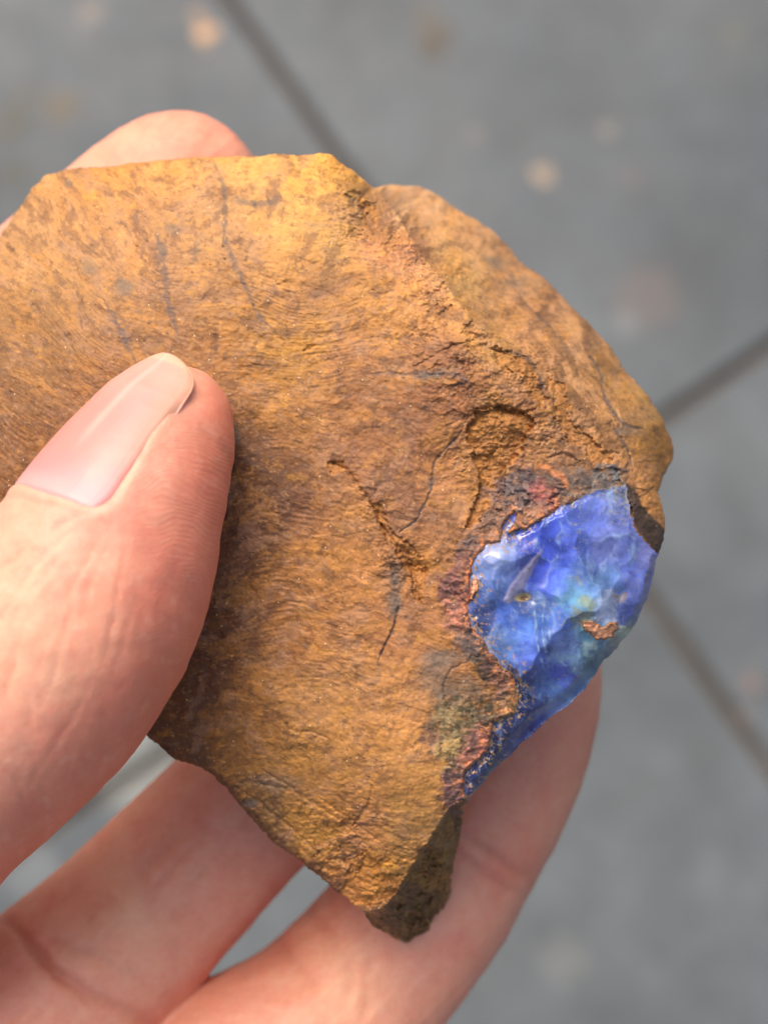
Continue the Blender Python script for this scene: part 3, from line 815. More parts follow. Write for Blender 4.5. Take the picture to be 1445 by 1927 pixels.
nz = np.maximum(near, np.maximum(np.exp(-((X - 868) ** 2 + (Y - 1380) ** 2) / 62 ** 2) * 1.6, np.exp(-((X - 862) ** 2 + (Y - 1110) ** 2) / 38 ** 2) * 1.2))
nz = np.maximum(nz, np.exp(-((X - 1030) ** 2 / 110 ** 2 + (Y - 925) ** 2 / 42 ** 2)) * 1.5)
nz = np.clip(nz + fbm(X, Y, 20, 3, 290) * .5, 0, 1); nz = (sstep(.32, .6, nz + .25 * fbm(X, Y, 10, 4, 295, .7)) * (X < 1185) * sstep(845, 875, Y))[..., None]
COL = COL * (1 - nz) + CR * nz
# ochre squiggle and crumbs at the opal's border
sq, _ = seg_dist(X + j1 * .6, Y + j2 * .6, [(1016, 876), (1032, 880), (1044, 892), (1058, 896), (1064, 912)])
edge_c = np.maximum(np.exp(-(sq / 5) ** 2), sstep(.02, .2, fbm(X, Y, 12, 4, 300, .7)) * sstep(30 + 14 * fbm(X, Y, 50, 2, 303), 6, -opd) * sstep(1120, 1040, X))[..., None] * .75
db = (sstep(.0, .15, fbm(X, Y, 30, 5, 305, .7)) * sstep(60, 20, -opd) * (opd <= 0) * (X < 1185) * .6)[..., None]
COL = COL * (1 - db) + lin((92, 80, 76)) * db
edge_c = np.where(opd[..., None] > 0, 0, edge_c)
COL = COL * (1 - edge_c) + lin((222, 138, 82)) * (1 + .5 * fbm(X, Y, 8, 3, 307)[..., None]) * edge_c
# dark glassy seam right of the opal
seam = poly_sdf(X + j1 * .6, Y + j2 * .6, [(1176, 908), (1196, 920), (1212, 955), (1240, 985), (1254, 1000), (1250, 1030), (1236, 1046), (1222, 1025), (1198, 1001), (1186, 965)])
sm_ = sstep(-3, 4, seam)[..., None]
COL = COL * (1 - sm_) + (lin((74, 58, 48)) * (1 + .5 * fbm(X, Y, 22, 3, 310)[..., None])) * sm_
hook = sstep(16, 6, np.hypot((X - 1244) / 1.0, (Y - 872) / 1.8))[..., None] * .6
COL = COL * (1 - hook) + lin((92, 66, 40)) * hook
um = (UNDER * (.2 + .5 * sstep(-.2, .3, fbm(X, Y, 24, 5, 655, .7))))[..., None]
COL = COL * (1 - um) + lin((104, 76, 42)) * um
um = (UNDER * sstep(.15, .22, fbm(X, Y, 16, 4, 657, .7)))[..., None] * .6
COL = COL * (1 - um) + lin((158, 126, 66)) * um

# --- colour of the opal
OI = [(1017, 1009, 32, (40, 56, 196), 1.6), (1032, 1072, 24, (46, 58, 222), 1.8), (1001, 1060, 18, (62, 60, 150)), (1050, 1092, 20, (96, 124, 232)), (938, 1040, 20, (164, 164, 230)), (960, 1075, 18, (120, 130, 220)),
      (918, 1105, 22, (92, 116, 206)), (905, 1080, 14, (112, 132, 196)), (922, 1158, 18, (48, 54, 112), 1.2), (960, 1160, 22, (60, 92, 196)), (1048, 1174, 30, (66, 100, 206)), (1010, 1180, 22, (70, 112, 208)), (1080, 1127, 24, (92, 150, 186)),
      (1110, 1100, 24, (96, 132, 196)), (1090, 1070, 22, (84, 108, 206)), (1080, 1030, 26, (64, 78, 214)), (1075, 985, 24, (70, 84, 200)), (1103, 1135, 9, (160, 156, 108), 2), (1094, 1164, 9, (166, 150, 96), 2), (1090, 1088, 6, (170, 160, 120), 1.5),
      (1135, 1032, 24, (122, 122, 216)), (1115, 969, 26, (98, 106, 214)), (1150, 960, 22, (104, 106, 190)), (1165, 1000, 22, (112, 110, 200)), (1155, 920, 18, (112, 112, 156)), (1160, 940, 10, (150, 150, 180)), (1180, 1060, 22, (108, 112, 220)),
      (1147, 1143, 15, (182, 178, 216), 1.4), (1190, 1110, 18, (104, 102, 196)), (1212, 1048, 12, (134, 118, 204)), (1150, 1090, 18, (96, 126, 204)), (1168, 1122, 6, (176, 120, 70), 2), (1172, 1150, 14, (80, 84, 170)),
      (938, 1222, 22, (84, 108, 176)), (968, 1210, 18, (90, 124, 200)), (1000, 1230, 26, (66, 84, 190)), (1072, 1234, 16, (150, 180, 226)), (1056, 1265, 18, (72, 78, 214)), (1030, 1290, 22, (78, 112, 190)), (1090, 1260, 14, (130, 150, 190)),
      (1115, 1240, 20, (64, 108, 140), 1.3), (1095, 1190, 18, (92, 150, 180)), (1125, 1200, 12, (110, 150, 170)), (1112, 1222, 10, (196, 204, 196), 1.2), (957, 1293, 24, (38, 44, 112), 1.8), (1000, 1290, 22, (54, 66, 150)), (985, 1335, 26, (44, 44, 122), 1.8), (950, 1380, 26, (52, 46, 116), 2.2), (938, 1427, 24, (44, 40, 92), 2.2),
      (900, 1470, 26, (46, 42, 96), 2.2), (1048, 1332, 14, (124, 138, 208)), (1010, 1362, 18, (74, 72, 160)), (970, 1400, 14, (92, 90, 150)), (1060, 1210, 18, (110, 120, 200)), (1185, 1185, 10, (206, 196, 164), 1.2), (1160, 1205, 12, (190, 170, 140)),
      (1025, 1140, 14, (80, 104, 180)), (985, 1140, 16, (60, 70, 130))]
OC = paint((76, 96, 196), OI, fbm(X, Y, 34, 6, 320, .68) * 36, fbm(X, Y, 34, 6, 330, .68) * 36)
OC = OC * (1 + .30 * fbm(X, Y, 22, 4, 340, .6)[..., None]) * (1 + .5 * (fai - .5) + .28 * (fbi - .5) + .08 * (fci - .5))[..., None]
arr = (np.exp(-np.maximum(fae, 0) / .7) * .5 * sstep(-.2, .3, fbm(X, Y, 30, 3, 342)) + np.exp(-np.maximum(fbe, 0) / .45) * .35 * sstep(0, .4, fbm(X, Y, 26, 3, 343)))[..., None]  # pale glints painted along the arrises
OC = OC * (1 - arr) + lin((164, 178, 226)) * arr
g_ = OC.mean(axis=2, keepdims=True)
OC = (OC * .76 + g_ * .24 * np.array([.9, 1.1, 1.15]))
OC = OC * np.clip(.92 + .5 * (fbm(X, Y, 44, 3, 345)), .35, 1.9)[..., None]
# hazy pale veils, drawn out downwards
veil = sstep(.12, .5, fbm(ow * 1.5, ov * .5, 34, 4, 350, .6))[..., None] * .5
OC = OC * (1 - veil) + lin((158, 172, 212)) * veil
dk = sstep(.18, .5, fbm(ow, ov, 30, 4, 360, .6))[..., None] * .38
OC = OC * (1 - dk) + lin((36, 44, 120)) * dk
# fissures: thin pale curves
for pts, w, k in [([(1005, 1150), (1008, 1190), (1016, 1230), (1024, 1260)], 2.2, .7), ([(1022, 1150), (1019, 1185), (1028, 1225)], 1.8, .6), ([(1050, 1240), (1066, 1252), (1076, 1240), (1086, 1212)], 2.5, .8),
                  ([(1054, 1015), (1048, 1050), (1042, 1070)], 2.2, .5), ([(1096, 1215), (1080, 1262)], 3, .6), ([(1030, 1170), (1034, 1200)], 1.8, .6), ([(1150, 1030), (1160, 1060), (1172, 1075)], 1.6, -.5), ([(1135, 1050), (1130, 1080), (1140, 1100)], 1.6, -.45),
                  ([(905, 1062), (935, 1072), (950, 1094)], 2, .5), ([(1168, 1010), (1176, 1040)], 1.6, -.4), ([(1116, 1040), (1108, 1070)], 1.5, -.4), ([(960, 1185), (1000, 1196)], 1.6, .35), ([(940, 1236), (975, 1244)], 1.6, .35)]:
    d, _ = seg_dist(X + WX * .3 + j1 * .25, Y + WY * .3 + j2 * .25, densify(pts))
    d = d + 1.2 * fbm(X, Y, 9, 2, 369)
    m = (abs(k) * .7 * np.exp(-(d / (w * .8)) ** 2) * sstep(-.3, .3, fbm(X, Y, 16, 3, 368)))[..., None]
    OC = OC * (1 - m) + (lin((196, 214, 236)) if k > 0 else lin((52, 54, 120))) * m
m = (SPL * .85)[..., None]
OC = OC * (1 - m) + lin((150, 134, 160)) * (1 + .35 * fbm(X, Y, 10, 2, 365)[..., None]) * m
m = (sstep(17, 11, np.hypot((X - 983) * .9 + (Y - 1124) * .3, (Y - 1124) * 1.7)) * .9)[..., None]
OC = OC * (1 - m) + lin((176, 146, 104)) * m
m = (sstep(9, 5, np.hypot((X - 986), (Y - 1126) * 1.7)))[..., None]
OC = OC * (1 - m) + lin((122, 84, 40)) * m
# limonite specks on the opal
skn = fbm(X, Y, 7.5, 4, 371, .65)
dens = sstep(-.1, .5, fbm(X, Y, 70, 2, 375)) * .16 + .2 * np.exp(-((X - 975) ** 2 + (Y - 1300) ** 2) / 34 ** 2) + .4 * np.exp(-((X - 1165) ** 2 + (Y - 950) ** 2) / 40 ** 2) * .7 + .3 * sstep(18, 2, opin) * (opin > 0) * sstep(-.2, .3, fbm(X, Y, 34, 3, 376))
m = (sstep(.56, .44, 1 - np.clip(dens, 0, 1) * .55 - .0 - skn * .5 - .28) * .6)[..., None]
OC = OC * (1 - m) + lin((172, 152, 108)) * m
den = (sstep(.1, .35, fbm(X, Y, 8, 3, 380)) * np.exp(-((X - 1158) ** 2 + (Y - 955) ** 2) / 42 ** 2) * .6)[..., None]
OC = OC * (1 - den) + lin((70, 70, 120)) * den
m = (RIM * .65 * sstep(1240, 1050, Y * .0 + X * 0 + 1100))[..., None]
rimc = paint((70, 80, 110), [(1222, 1070, 24, (128, 112, 140)), (1215, 1100, 30, (112, 100, 90)), (1190, 1180, 30, (120, 120, 104)), (1140, 1240, 34, (70, 96, 112)), (1150, 1225, 10, (150, 116, 70)), (1090, 1310, 30, (92, 116, 140)), (1040, 1342, 24, (110, 116, 180)), (980, 1400, 30, (84, 78, 130)), (910, 1470, 30, (70, 62, 100))], j1, j2)
OC = OC * (1 - m) + rimc * (1 + .3 * fbm(X, Y, 12, 3, 385)[..., None]) * m
cb = (sstep(.22, .34, fbm(X, Y, 9, 4, 394, .65) + .22 * np.exp(-np.maximum(opin, 0) / 22) - .04) * sstep(60, 10, opin) * (X < 1010) * .85)[..., None]
OC = OC * (1 - cb) + lin((206, 148, 88)) * (1 + .4 * fbm(X, Y, 6, 2, 396)[..., None]) * cb
gr = (sstep(.2, .45, fbm(X, Y, 6.5, 2, 390)) * sstep(14, 3, opin) * .6 * sstep(-.3, .2, fbm(X, Y, 30, 3, 392)))[..., None]
OC = OC * (1 - gr) + lin((200, 170, 140)) * gr
OC = OC * np.array([.86, 1.0, 1.0])
gloss = np.clip(sstep(0, 12, opin) - m[..., 0] * .3 - den[..., 0] * .5, 0, 1)
ic = (sstep(-1, 3, ist))[..., None]
COL = COL * (1 - ic) + lin((214, 150, 112)) * (1 + .5 * fbm(X, Y, 6, 2, 395)[..., None] + .3 * (gid - .5)[..., None]) * ic
COL = np.clip(COL, .004, .95); OC = np.clip(OC, .004, .95)

# --- build the meshes: keep cells touching the inside, pull their outer corners to the outline
ins = SD > 0
cell = ins[:-1, :-1] | ins[1:, :-1] | ins[:-1, 1:] | ins[1:, 1:]
gy, gx = np.gradient(SD, G)
gl2 = np.maximum(gx * gx + gy * gy, .2)
outm = ~ins
PXm = np.where(outm, X - gx / gl2 * SD, X); PYm = np.where(outm, Y - gy / gl2 * SD, Y)
def edge_fix(Zv):
    return np.where(outm, ZE, Zv)
ZFf = edge_fix(ZF); ZBb = edge_fix(ZB)
def cells_to_mesh(name, cm_, Zv, mat, color, flip=False, extra=None, step=1):
    jj, ii = np.nonzero(cm_)
    idx = np.full(X.shape, -1, np.int64)
    quad = np.stack([jj * NX + ii, (jj + 1) * NX + ii, (jj + 1) * NX + ii + 1, jj * NX + ii + 1], 1)
    if flip: quad = quad[:, ::-1]
    used, inv = np.unique(quad.ravel(), return_inverse=True)
    px, py, pz = place(PXm.ravel()[used], PYm.ravel()[used], Zv.ravel()[used])
    at = {'col': color.reshape(-1, 3)[used]}
    for k, v in (extra or {}).items(): at[k] = v.ravel()[used]
    return mesh_np(name, np.stack([px, py, pz], 1) * U, inv.reshape(-1, 4), mat, True, at), used
opc = OPM[:-1, :-1] & OPM[1:, :-1] & OPM[:-1, 1:] & OPM[1:, 1:] & cell
# front and back of the brown stone in one mesh
def rock_mesh():
    fr = cell & ~opc
    jj, ii = np.nonzero(fr); qf = np.stack([jj * NX + ii, (jj + 1) * NX + ii, (jj + 1) * NX + ii + 1, jj * NX + ii + 1], 1)
    jj, ii = np.nonzero(cell); qb = np.stack([jj * NX + ii, jj * NX + ii + 1, (jj + 1) * NX + ii + 1, (jj + 1) * NX + ii], 1)
    om = outm.ravel()
    N = NX * NY
    qb2 = np.where(om[qb], qb, qb + N)            # outline corners are shared with the front
    q = np.concatenate([qf, qb2])
    used, inv = np.unique(q.ravel(), return_inverse=True)
    base = used % N
    zz = np.where(used < N, ZFf.ravel()[base], ZBb.ravel()[base])
    px, py, pz = place(PXm.ravel()[base], PYm.ravel()[base], zz)
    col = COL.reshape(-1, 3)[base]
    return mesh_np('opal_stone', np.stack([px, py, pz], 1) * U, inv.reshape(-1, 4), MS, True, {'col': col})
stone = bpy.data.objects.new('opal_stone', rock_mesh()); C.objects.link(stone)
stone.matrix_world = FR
tag(stone, 'rough brown and ochre rock with a patch of blue opal, held between thumb and fingers', 'rock')
om_, _ = cells_to_mesh('opal_patch', opc, ZFf, MO, OC, False, {'gloss': gloss})
opal = bpy.data.objects.new('opal_patch', om_); C.objects.link(opal); opal.parent = stone
opal['label'] = 'glassy blue and violet opal patch'

# ------------------------------------------------------------------ the hand (one continuous skin)
def w3(u, v, z, r):
    k = (DIST - z) / DIST
    return np.array([(u - W0 / 2) * k, (H0 / 2 - v) * k, z, r * k])
CH = {
    'thumb': [(328, 794, 50, 110), (294, 846, 74, 148), (262, 905, 92, 170), (226, 975, 108, 190), (196, 1050, 112, 212), (152, 1130, 112, 233), (92, 1215, 104, 248), (20, 1300, 84, 254),
              (-70, 1385, 50, 254), (-200, 1500, -20, 262), (-360, 1660, -140, 300), (-520, 1860, -280, 350)],
    'index': [(352, 352, -560, 130), (330, 372, -566, 158), (250, 440, -590, 168), (120, 560, -620, 172), (-60, 730, -640, 178), (-260, 930, -640, 186), (-420, 1180, -560, 200), (-560, 1500, -460, 230), (-620, 1850, -380, 280)],
    'middle': [(900, 1060, -640, 120), (850, 1110, -640, 150), (760, 1210, -636, 152), (620, 1350, -620, 154), (452, 1530, -590, 157), (310, 1674, -560, 166), (180, 1812, -530, 180), (96, 1890, -500, 194),
               (-20, 1990, -460, 196), (-180, 2110, -420, 205), (-400, 2230, -360, 240), (-560, 2260, -320, 300)],
    'ring': [(1012, 1200, -560, 96), (1006, 1250, -564, 124), (980, 1330, -570, 148), (948, 1420, -578, 156), (905, 1510, -588, 160), (850, 1614, -600, 160), (785, 1722, -600, 162), (700, 1826, -590, 168), (596, 1938, -560, 178),
             (420, 2050, -520, 190), (220, 2230, -470, 200), (-60, 2400, -400, 220), (-320, 2500, -340, 280)],
    'little': [(900, 2230, -520, 90), (860, 2250, -520, 112), (740, 2310, -510, 128), (580, 2390, -490, 140), (400, 2480, -460, 150), (150, 2600, -400, 165), (-150, 2680, -350, 200), (-380, 2700, -330, 240)],
    'palm1': [(-520, 1860, -280, 350), (-640, 2200, -320, 380), (-760, 2600, -340, 380), (-900, 3000, -340, 340)],
    'palm2': [(-380, 2250, -330, 260), (-560, 2560, -340, 340), (-800, 2950, -340, 330), (-1000, 3350, -340, 300)],
    'palm3': [(-350, 2600, -330, 240), (-560, 2860, -340, 300), (-820, 3150, -340, 300)],
}
# only what stands near or in the picture has to be fine: a voxel of 7 u in one grid
VX = 7.6
lo = np.array([-1560., -1900., -860.]); hi = np.array([720., 1000., 400.])
dims = np.ceil((hi - lo) / VX).astype(int)
F = np.full(dims, 60.0, np.float32)
def cone_into(F, a, b, k):
    pa, ra, pb, rb = a[:3], a[3], b[:3], b[3]
    mn = np.minimum(pa - ra, pb - rb) - 50; mx = np.maximum(pa + ra, pb + rb) + 50
    i0 = np.clip(((mn - lo) / VX).astype(int), 0, dims); i1 = np.clip(((mx - lo) / VX).astype(int) + 1, 0, dims)
    if np.any(i1 <= i0): return
    gx_ = (lo[0] + VX * np.arange(i0[0], i1[0])).astype(np.float32)[:, None, None]
    gy_ = (lo[1] + VX * np.arange(i0[1], i1[1])).astype(np.float32)[None, :, None]
    gz_ = (lo[2] + VX * np.arange(i0[2], i1[2])).astype(np.float32)[None, None, :]
    d = pb - pa; L2 = float(d @ d)
    t = np.clip(((gx_ - pa[0]) * d[0] + (gy_ - pa[1]) * d[1] + (gz_ - pa[2]) * d[2]) / L2, 0, 1)
    t = t.astype(np.float32)
    dist = np.sqrt((gx_ - pa[0] - t * d[0]) ** 2 + (gy_ - pa[1] - t * d[1]) ** 2 + (gz_ - pa[2] - t * d[2]) ** 2) - (ra + (rb - ra) * t)
    S = tuple(slice(i0[q_], i1[q_]) for q_ in range(3))
    if k <= 0:
        F[S] = np.minimum(F[S], dist)
    else:
        A_ = F[S]; h = np.clip(.5 + .5 * (A_ - dist) / k, 0, 1)
        F[S] = A_ * (1 - h) + dist * h - k * h * (1 - h)
for name, pts in sorted(CH.items(), key=lambda q_: q_[0].startswith('palm') or q_[0] == 'thumb'):
    P = [w3(*p) for p in pts]
    P = densify([tuple(p) for p in P], k=3)
    Ff = np.full(dims, 60.0, np.float32) if False else None
    k = 0
    # each finger is swept first (plain union along its own chain), then melted into the hand
    mnb = np.min([p[:3] - p[3] for p in P], 0) - 60; mxb = np.max([p[:3] + p[3] for p in P], 0) + 60
    sub_lo = np.clip(((mnb - lo) / VX).astype(int), 0, dims); sub_hi = np.clip(((mxb - lo) / VX).astype(int) + 1, 0, dims)
    sub = np.full(sub_hi - sub_lo, 60.0, np.float32)
    lo_s, dims_s = lo.copy(), dims.copy()
    lo = lo_s + sub_lo * VX; dims = np.array(sub.shape)
    for a_, b_ in zip(P[:-1], P[1:]):
        cone_into(sub, a_, b_, 0)
    lo, dims = lo_s, dims_s
    S = tuple(slice(sub_lo[q_], sub_hi[q_]) for q_ in range(3))
    A_ = F[S]; kk = 34.0 if name in ('thumb', 'palm1', 'palm2', 'palm3') else 4.0
    h = np.clip(.5 + .5 * (A_ - sub) / kk, 0, 1)
    F[S] = A_ * (1 - h) + sub * h - kk * h * (1 - h)
    del sub, h
def surface_nets(F, lo, vx):
    neg = F < 0
    nx, ny, nz_ = F.shape
    c = np.zeros((nx - 1, ny - 1, nz_ - 1), np.int8)
    for dx in (0, 1):
        for dy in (0, 1):
            for dz in (0, 1):
                c += neg[dx:nx - 1 + dx, dy:ny - 1 + dy, dz:nz_ - 1 + dz]
    act = (c > 0) & (c < 8)
    I, J, K = np.nonzero(act)
    idx = np.full(act.shape, -1, np.int64); idx[I, J, K] = np.arange(len(I))
    acc = np.zeros((len(I), 3)); cnt = np.zeros(len(I))
    cor = [(0, 0, 0), (1, 0, 0), (0, 1, 0), (1, 1, 0), (0, 0, 1), (1, 0, 1), (0, 1, 1), (1, 1, 1)]
    for a_ in range(8):
        for b_ in range(a_ + 1, 8):
            ca, cb = cor[a_], cor[b_]
            if sum(abs(p - q_) for p, q_ in zip(ca, cb)) != 1: continue
            fa = F[I + ca[0], J + ca[1], K + ca[2]]; fb = F[I + cb[0], J + cb[1], K + cb[2]]
            m = (fa < 0) != (fb < 0)
            t = np.where(m, fa / np.where(m, fa - fb, 1), 0)
            for ax in range(3):
                acc[:, ax] += np.where(m, ca[ax] + t * (cb[ax] - ca[ax]), 0)
            cnt += m
    V = (acc / cnt[:, None] + np.stack([I, J, K], 1)) * vx + lo
    Q = []
    for ax in range(3):
        A_ = neg[:-1] if ax == 0 else (neg[:, :-1] if ax == 1 else neg[:, :, :-1])
        B_ = neg[1:] if ax == 0 else (neg[:, 1:] if ax == 1 else neg[:, :, 1:])
        ch = A_ != B_
        i, j, k = np.nonzero(ch)
        o1_, o2_ = [(1, 2), (2, 0), (0, 1)][ax]
        p = np.stack([i, j, k], 1)
        ok = (p[:, o1_] > 0) & (p[:, o2_] > 0) & (p[:, o1_] < act.shape[o1_]) & (p[:, o2_] < act.shape[o2_])
        p = p[ok]; s = A_[i[ok], j[ok], k[ok]]
        e1 = np.zeros(3, int); e1[o1_] = 1; e2 = np.zeros(3, int); e2[o2_] = 1
        g = lambda q_: idx[q_[:, 0], q_[:, 1], q_[:, 2]]
        quad = np.stack([g(p - e1 - e2), g(p - e2), g(p), g(p - e1)], 1)
        quad = np.where(s[:, None], quad, quad[:, ::-1])
        Q.append(quad)
    Q = np.concatenate(Q)
    Q = Q[(Q >= 0).all(1)]
    return V, Q
HV, HQ = surface_nets(F, lo, VX)
del F
def smooth_v(V, Q, it):
    n = len(V)
    e = np.concatenate([Q[:, [0, 1]], Q[:, [1, 2]], Q[:, [2, 3]], Q[:, [3, 0]]])
    deg = np.bincount(e[:, 0], minlength=n) + np.bincount(e[:, 1], minlength=n)
    for i in range(it):
        s = np.stack([np.bincount(e[:, 0], V[e[:, 1], a_], n) + np.bincount(e[:, 1], V[e[:, 0], a_], n) for a_ in range(3)], 1)
        V = V * .4 + .6 * s / np.maximum(deg, 1)[:, None]
    return V
HV = smooth_v(HV, HQ, 10)
def vnorm(V, Q):
    n_ = np.cross(V[Q[:, 2]] - V[Q[:, 0]], V[Q[:, 3]] - V[Q[:, 1]])
    N_ = np.stack([sum(np.bincount(Q[:, c_], n_[:, a_], len(V)) for c_ in range(4)) for a_ in range(3)], 1)
    return N_ / np.maximum(np.linalg.norm(N_, axis=1, keepdims=True), 1e-9)
HN = vnorm(HV, HQ)

# nail frame: axis of the end joint, the back-of-thumb direction, and the sideways one
pA, pB = w3(196, 1050, 112, 1)[:3], w3(330, 806, 50, 1)[:3]
ax_ = (pB - pA) / np.linalg.norm(pB - pA)
left = np.array([ax_[1] * -1, ax_[0], 0.0]); left /= np.linalg.norm(left)
zv = np.array([0, 0, 1.0]); zv = zv - ax_ * (zv @ ax_); zv /= np.linalg.norm(zv)
NA = math.radians(50)
dors = math.sin(NA) * left + math.cos(NA) * zv
side = np.cross(ax_, dors)                       # points towards the viewer's right side of the nail
if side @ left > 0: side = -side
NAIL0 = pA + ax_ * 26 + left * 10                # nail starts here (on the axis)
NLEN = 352.0; NW = 0.95                          # length; half width as an angle (rad)
def nail_coords(V):
    d = V - NAIL0
    s = (d @ ax_) / NLEN
    th = np.arctan2(d @ side, d @ dors)
    r = np.hypot(d @ side, d @ dors)
    return s, th, r
def nail_halfwidth(s):
    # rounded at the root, gently narrowing, rounded at the free edge
    a_ = .78 + .22 * np.sqrt(np.clip(1 - np.clip((.20 - s) / .20, 0, 1) ** 2, 0, 1))
    b_ = np.where(s > .80, np.clip(1 - np.clip((s - .80) / .202, 0, 1) ** 2.8, 0, 1) ** .5, 1)
    return NW * a_ * b_ * (1 + .07 * s)
ss, th, rr_ = nail_coords(HV)
onth = (HV[:, 2] > -150) & (ss > -.5) & (ss < 1.3)
hw = nail_halfwidth(np.clip(ss, 0, 1))
border = (np.abs(th) - NW * (.955 - .05 * ss)) * 150                    # >0 outside, along the sides
rootd = -(ss - .035) * NLEN                                                   # >0 behind the root
bo_, ro_ = border + 40, rootd + 40
outd = np.hypot(np.maximum(bo_, 0), np.maximum(ro_, 0)) + np.minimum(np.maximum(bo_, ro_), 0) - 40
bump_ = 4.5 * np.exp(-((outd - 9) / 15.0) ** 2) * sstep(-8, 2, outd) - 8 * (outd < 0) * np.clip(-outd / 10, 0, 1)
bump_ = bump_ * sstep(1.0, .75, ss) * onth
groove = -1.5 * np.exp(-(outd / 5.0) ** 2) * onth * sstep(1.0, .8, ss)
disp = bump_ + groove

# projected position of every skin point, used to place creases
kz = DIST / (DIST - HV[:, 2])
PU, PV = HV[:, 0] * kz + W0 / 2, H0 / 2 - HV[:, 1] * kz
front = HN[:, 2] > -.1
def crease(pts, w, depth, zmin, zmax, lip=.3):
    global disp
    if zmin > -500: depth *= .6; w *= .72; lip = .12
    P = densify(pts, k=5)
    mnx = min(p[0] for p in P) - 40; mxx = max(p[0] for p in P) + 40; mny = min(p[1] for p in P) - 40; mxy = max(p[1] for p in P) + 40
    m = (PU > mnx) & (PU < mxx) & (PV > mny) & (PV < mxy) & (HV[:, 2] > zmin) & (HV[:, 2] < zmax) & front
    x, y = PU[m], PV[m]
    x = x + fbm(x, y, 40, 2, 400) * 5; y = y + fbm(x, y, 40, 2, 401) * 5
    d, t = seg_dist(x, y, P)
    tp = np.sin(np.clip(t, .03, .97) * math.pi) ** .6
    disp[m] += (-depth * np.exp(-(d / w) ** 2) + depth * lip * np.exp(-((d - 2.4 * w) / (1.4 * w)) ** 2)) * tp
T = (-200, 600)
for pts, w, dp in [([(-20, 955), (20, 934), (70, 944), (118, 958), (158, 968), (186, 950)], 7, 4),
                   ([(176, 962), (120, 985), (60, 1020), (0, 1068), (-60, 1120)], 7, 5), ([(166, 978), (110, 1020), (50, 1085), (0, 1160), (-40, 1230)], 7, 5), ([(150, 1000), (100, 1060), (60, 1120)], 6, 3.5),
                   ([(190, 1000), (160, 1060), (120, 1130), (96, 1200)], 6, 4), ([(205, 1020), (170, 1100), (150, 1180)], 6, 3.5), ([(232, 985), (236, 1040), (222, 1110), (214, 1170), (190, 1260)], 6, 4),
                   ([(150, 1060), (130, 1140), (110, 1240), (80, 1330)], 6, 3.5), ([(80, 1120), (40, 1200), (14, 1290), (-10, 1370)], 7, 4), ([(20, 1250), (50, 1310), (60, 1400)], 7, 4), ([(40, 1020), (-10, 1060)], 6, 3),
                   ([(260, 1090), (240, 1180), (214, 1260)], 6, 2.5), ([(374, 1050), (394, 1072)], 5, 3), ([(180, 1250), (150, 1330), (100, 1410), (60, 1470)], 7, 2.5), ([(0, 1440), (30, 1475), (46, 1530)], 7, 3)]:
    crease(pts, w, dp, *T)
B = (-900, -250)
for pts, w, dp in [([(-30, 1700), (30, 1742), (90, 1812), (160, 1862), (240, 1905), (330, 1950)], 13, 9), ([(-10, 1722), (50, 1770), (120, 1850), (200, 1915)], 10, 6), ([(20, 1690), (80, 1760), (180, 1800), (270, 1850)], 12, 4),
                   ([(340, 1570), (300, 1610), (256, 1660)], 12, 4), ([(370, 1590), (320, 1640), (280, 1690)], 10, 3), ([(400, 1620), (350, 1680)], 12, 3), ([(860, 1560), (900, 1590), (950, 1630), (990, 1650)], 11, 7),
                   ([(840, 1580), (885, 1625), (940, 1665), (985, 1690)], 10, 5), ([(500, 1740), (540, 1790), (580, 1850)], 14, 5), ([(560, 1700), (620, 1750), (640, 1800)], 12, 3), ([(700, 1800), (690, 1860), (680, 1930)], 10, 3),
                   ([(640, 1790), (660, 1850), (650, 1900)], 8, 3), ([(900, 1440), (950, 1460)], 10, 3)]:
    crease(pts, w, dp, *B)
# broad unevenness of flesh, knuckle folds
thm = sstep(-150, 0, HV[:, 2])
disp += (1 - thm) * noise((PU + PV) / 22, (PV - PU) / 160, 417) * 1.2
disp += fbm(PU, PV + HV[:, 2] * .5, 120, 3, 410) * 5 + fbm(PU, PV + HV[:, 2] * .7, 42, 3, 412) * 1.6
thm = sstep(-150, 0, HV[:, 2])
disp += thm * noise((PU + .45 * PV) / 13, (PV - .45 * PU) / 130, 415) * .5 * sstep(980, 1080, PV) * sstep(330, 250, PU + (PV - 1100) * .2)
HV2 = HV + HN * disp[:, None]
# skin colour: redder on tips, pads and folds, paler and yellower over the joints
base = lin((236, 167, 139)).astype(np.float32)
col = np.tile(base, (len(HV), 1))
def tint(m, c):
    global col
    m = np.clip(m, 0, 1)[:, None]
    col = col * (1 - m) + lin(c) * m
g3 = lambda u, v, r: np.exp(-((PU - u) ** 2 + (PV - v) ** 2) / r ** 2)
isT = sstep(-200, -60, HV[:, 2])
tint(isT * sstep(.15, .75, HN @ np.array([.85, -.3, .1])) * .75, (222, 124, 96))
tint(isT * g3(150, 900, 150) * .35, (246, 180, 160))
tint(isT * (g3(60, 1230, 130)) * .5, (246, 196, 158))
tint(isT * g3(330, 1080, 90) * .4, (222, 136, 112))
tint((1 - isT) * g3(340, 250, 190) * .8, (246, 160, 132))
tint((1 - isT) * sstep(1200, 1400, PV) * sstep(.0, .8, HN @ np.array([.7, -.65, .1])) * .3, (212, 138, 108))  # redder lower right sides of the fingers, with shade painted in
tint((1 - isT) * g3(230, 1720, 90) * .55, (240, 192, 150)); tint((1 - isT) * g3(640, 1860, 90) * .5, (238, 182, 138))
tint((1 - isT) * sstep(0, .5, fbm(PU, PV, 80, 4, 426)) * .25, (228, 142, 114))
tint((1 - isT) * g3(1010, 1420, 150) * .4, (212, 128, 98)); tint((1 - isT) * g3(420, 1480, 110) * .3, (226, 150, 124))
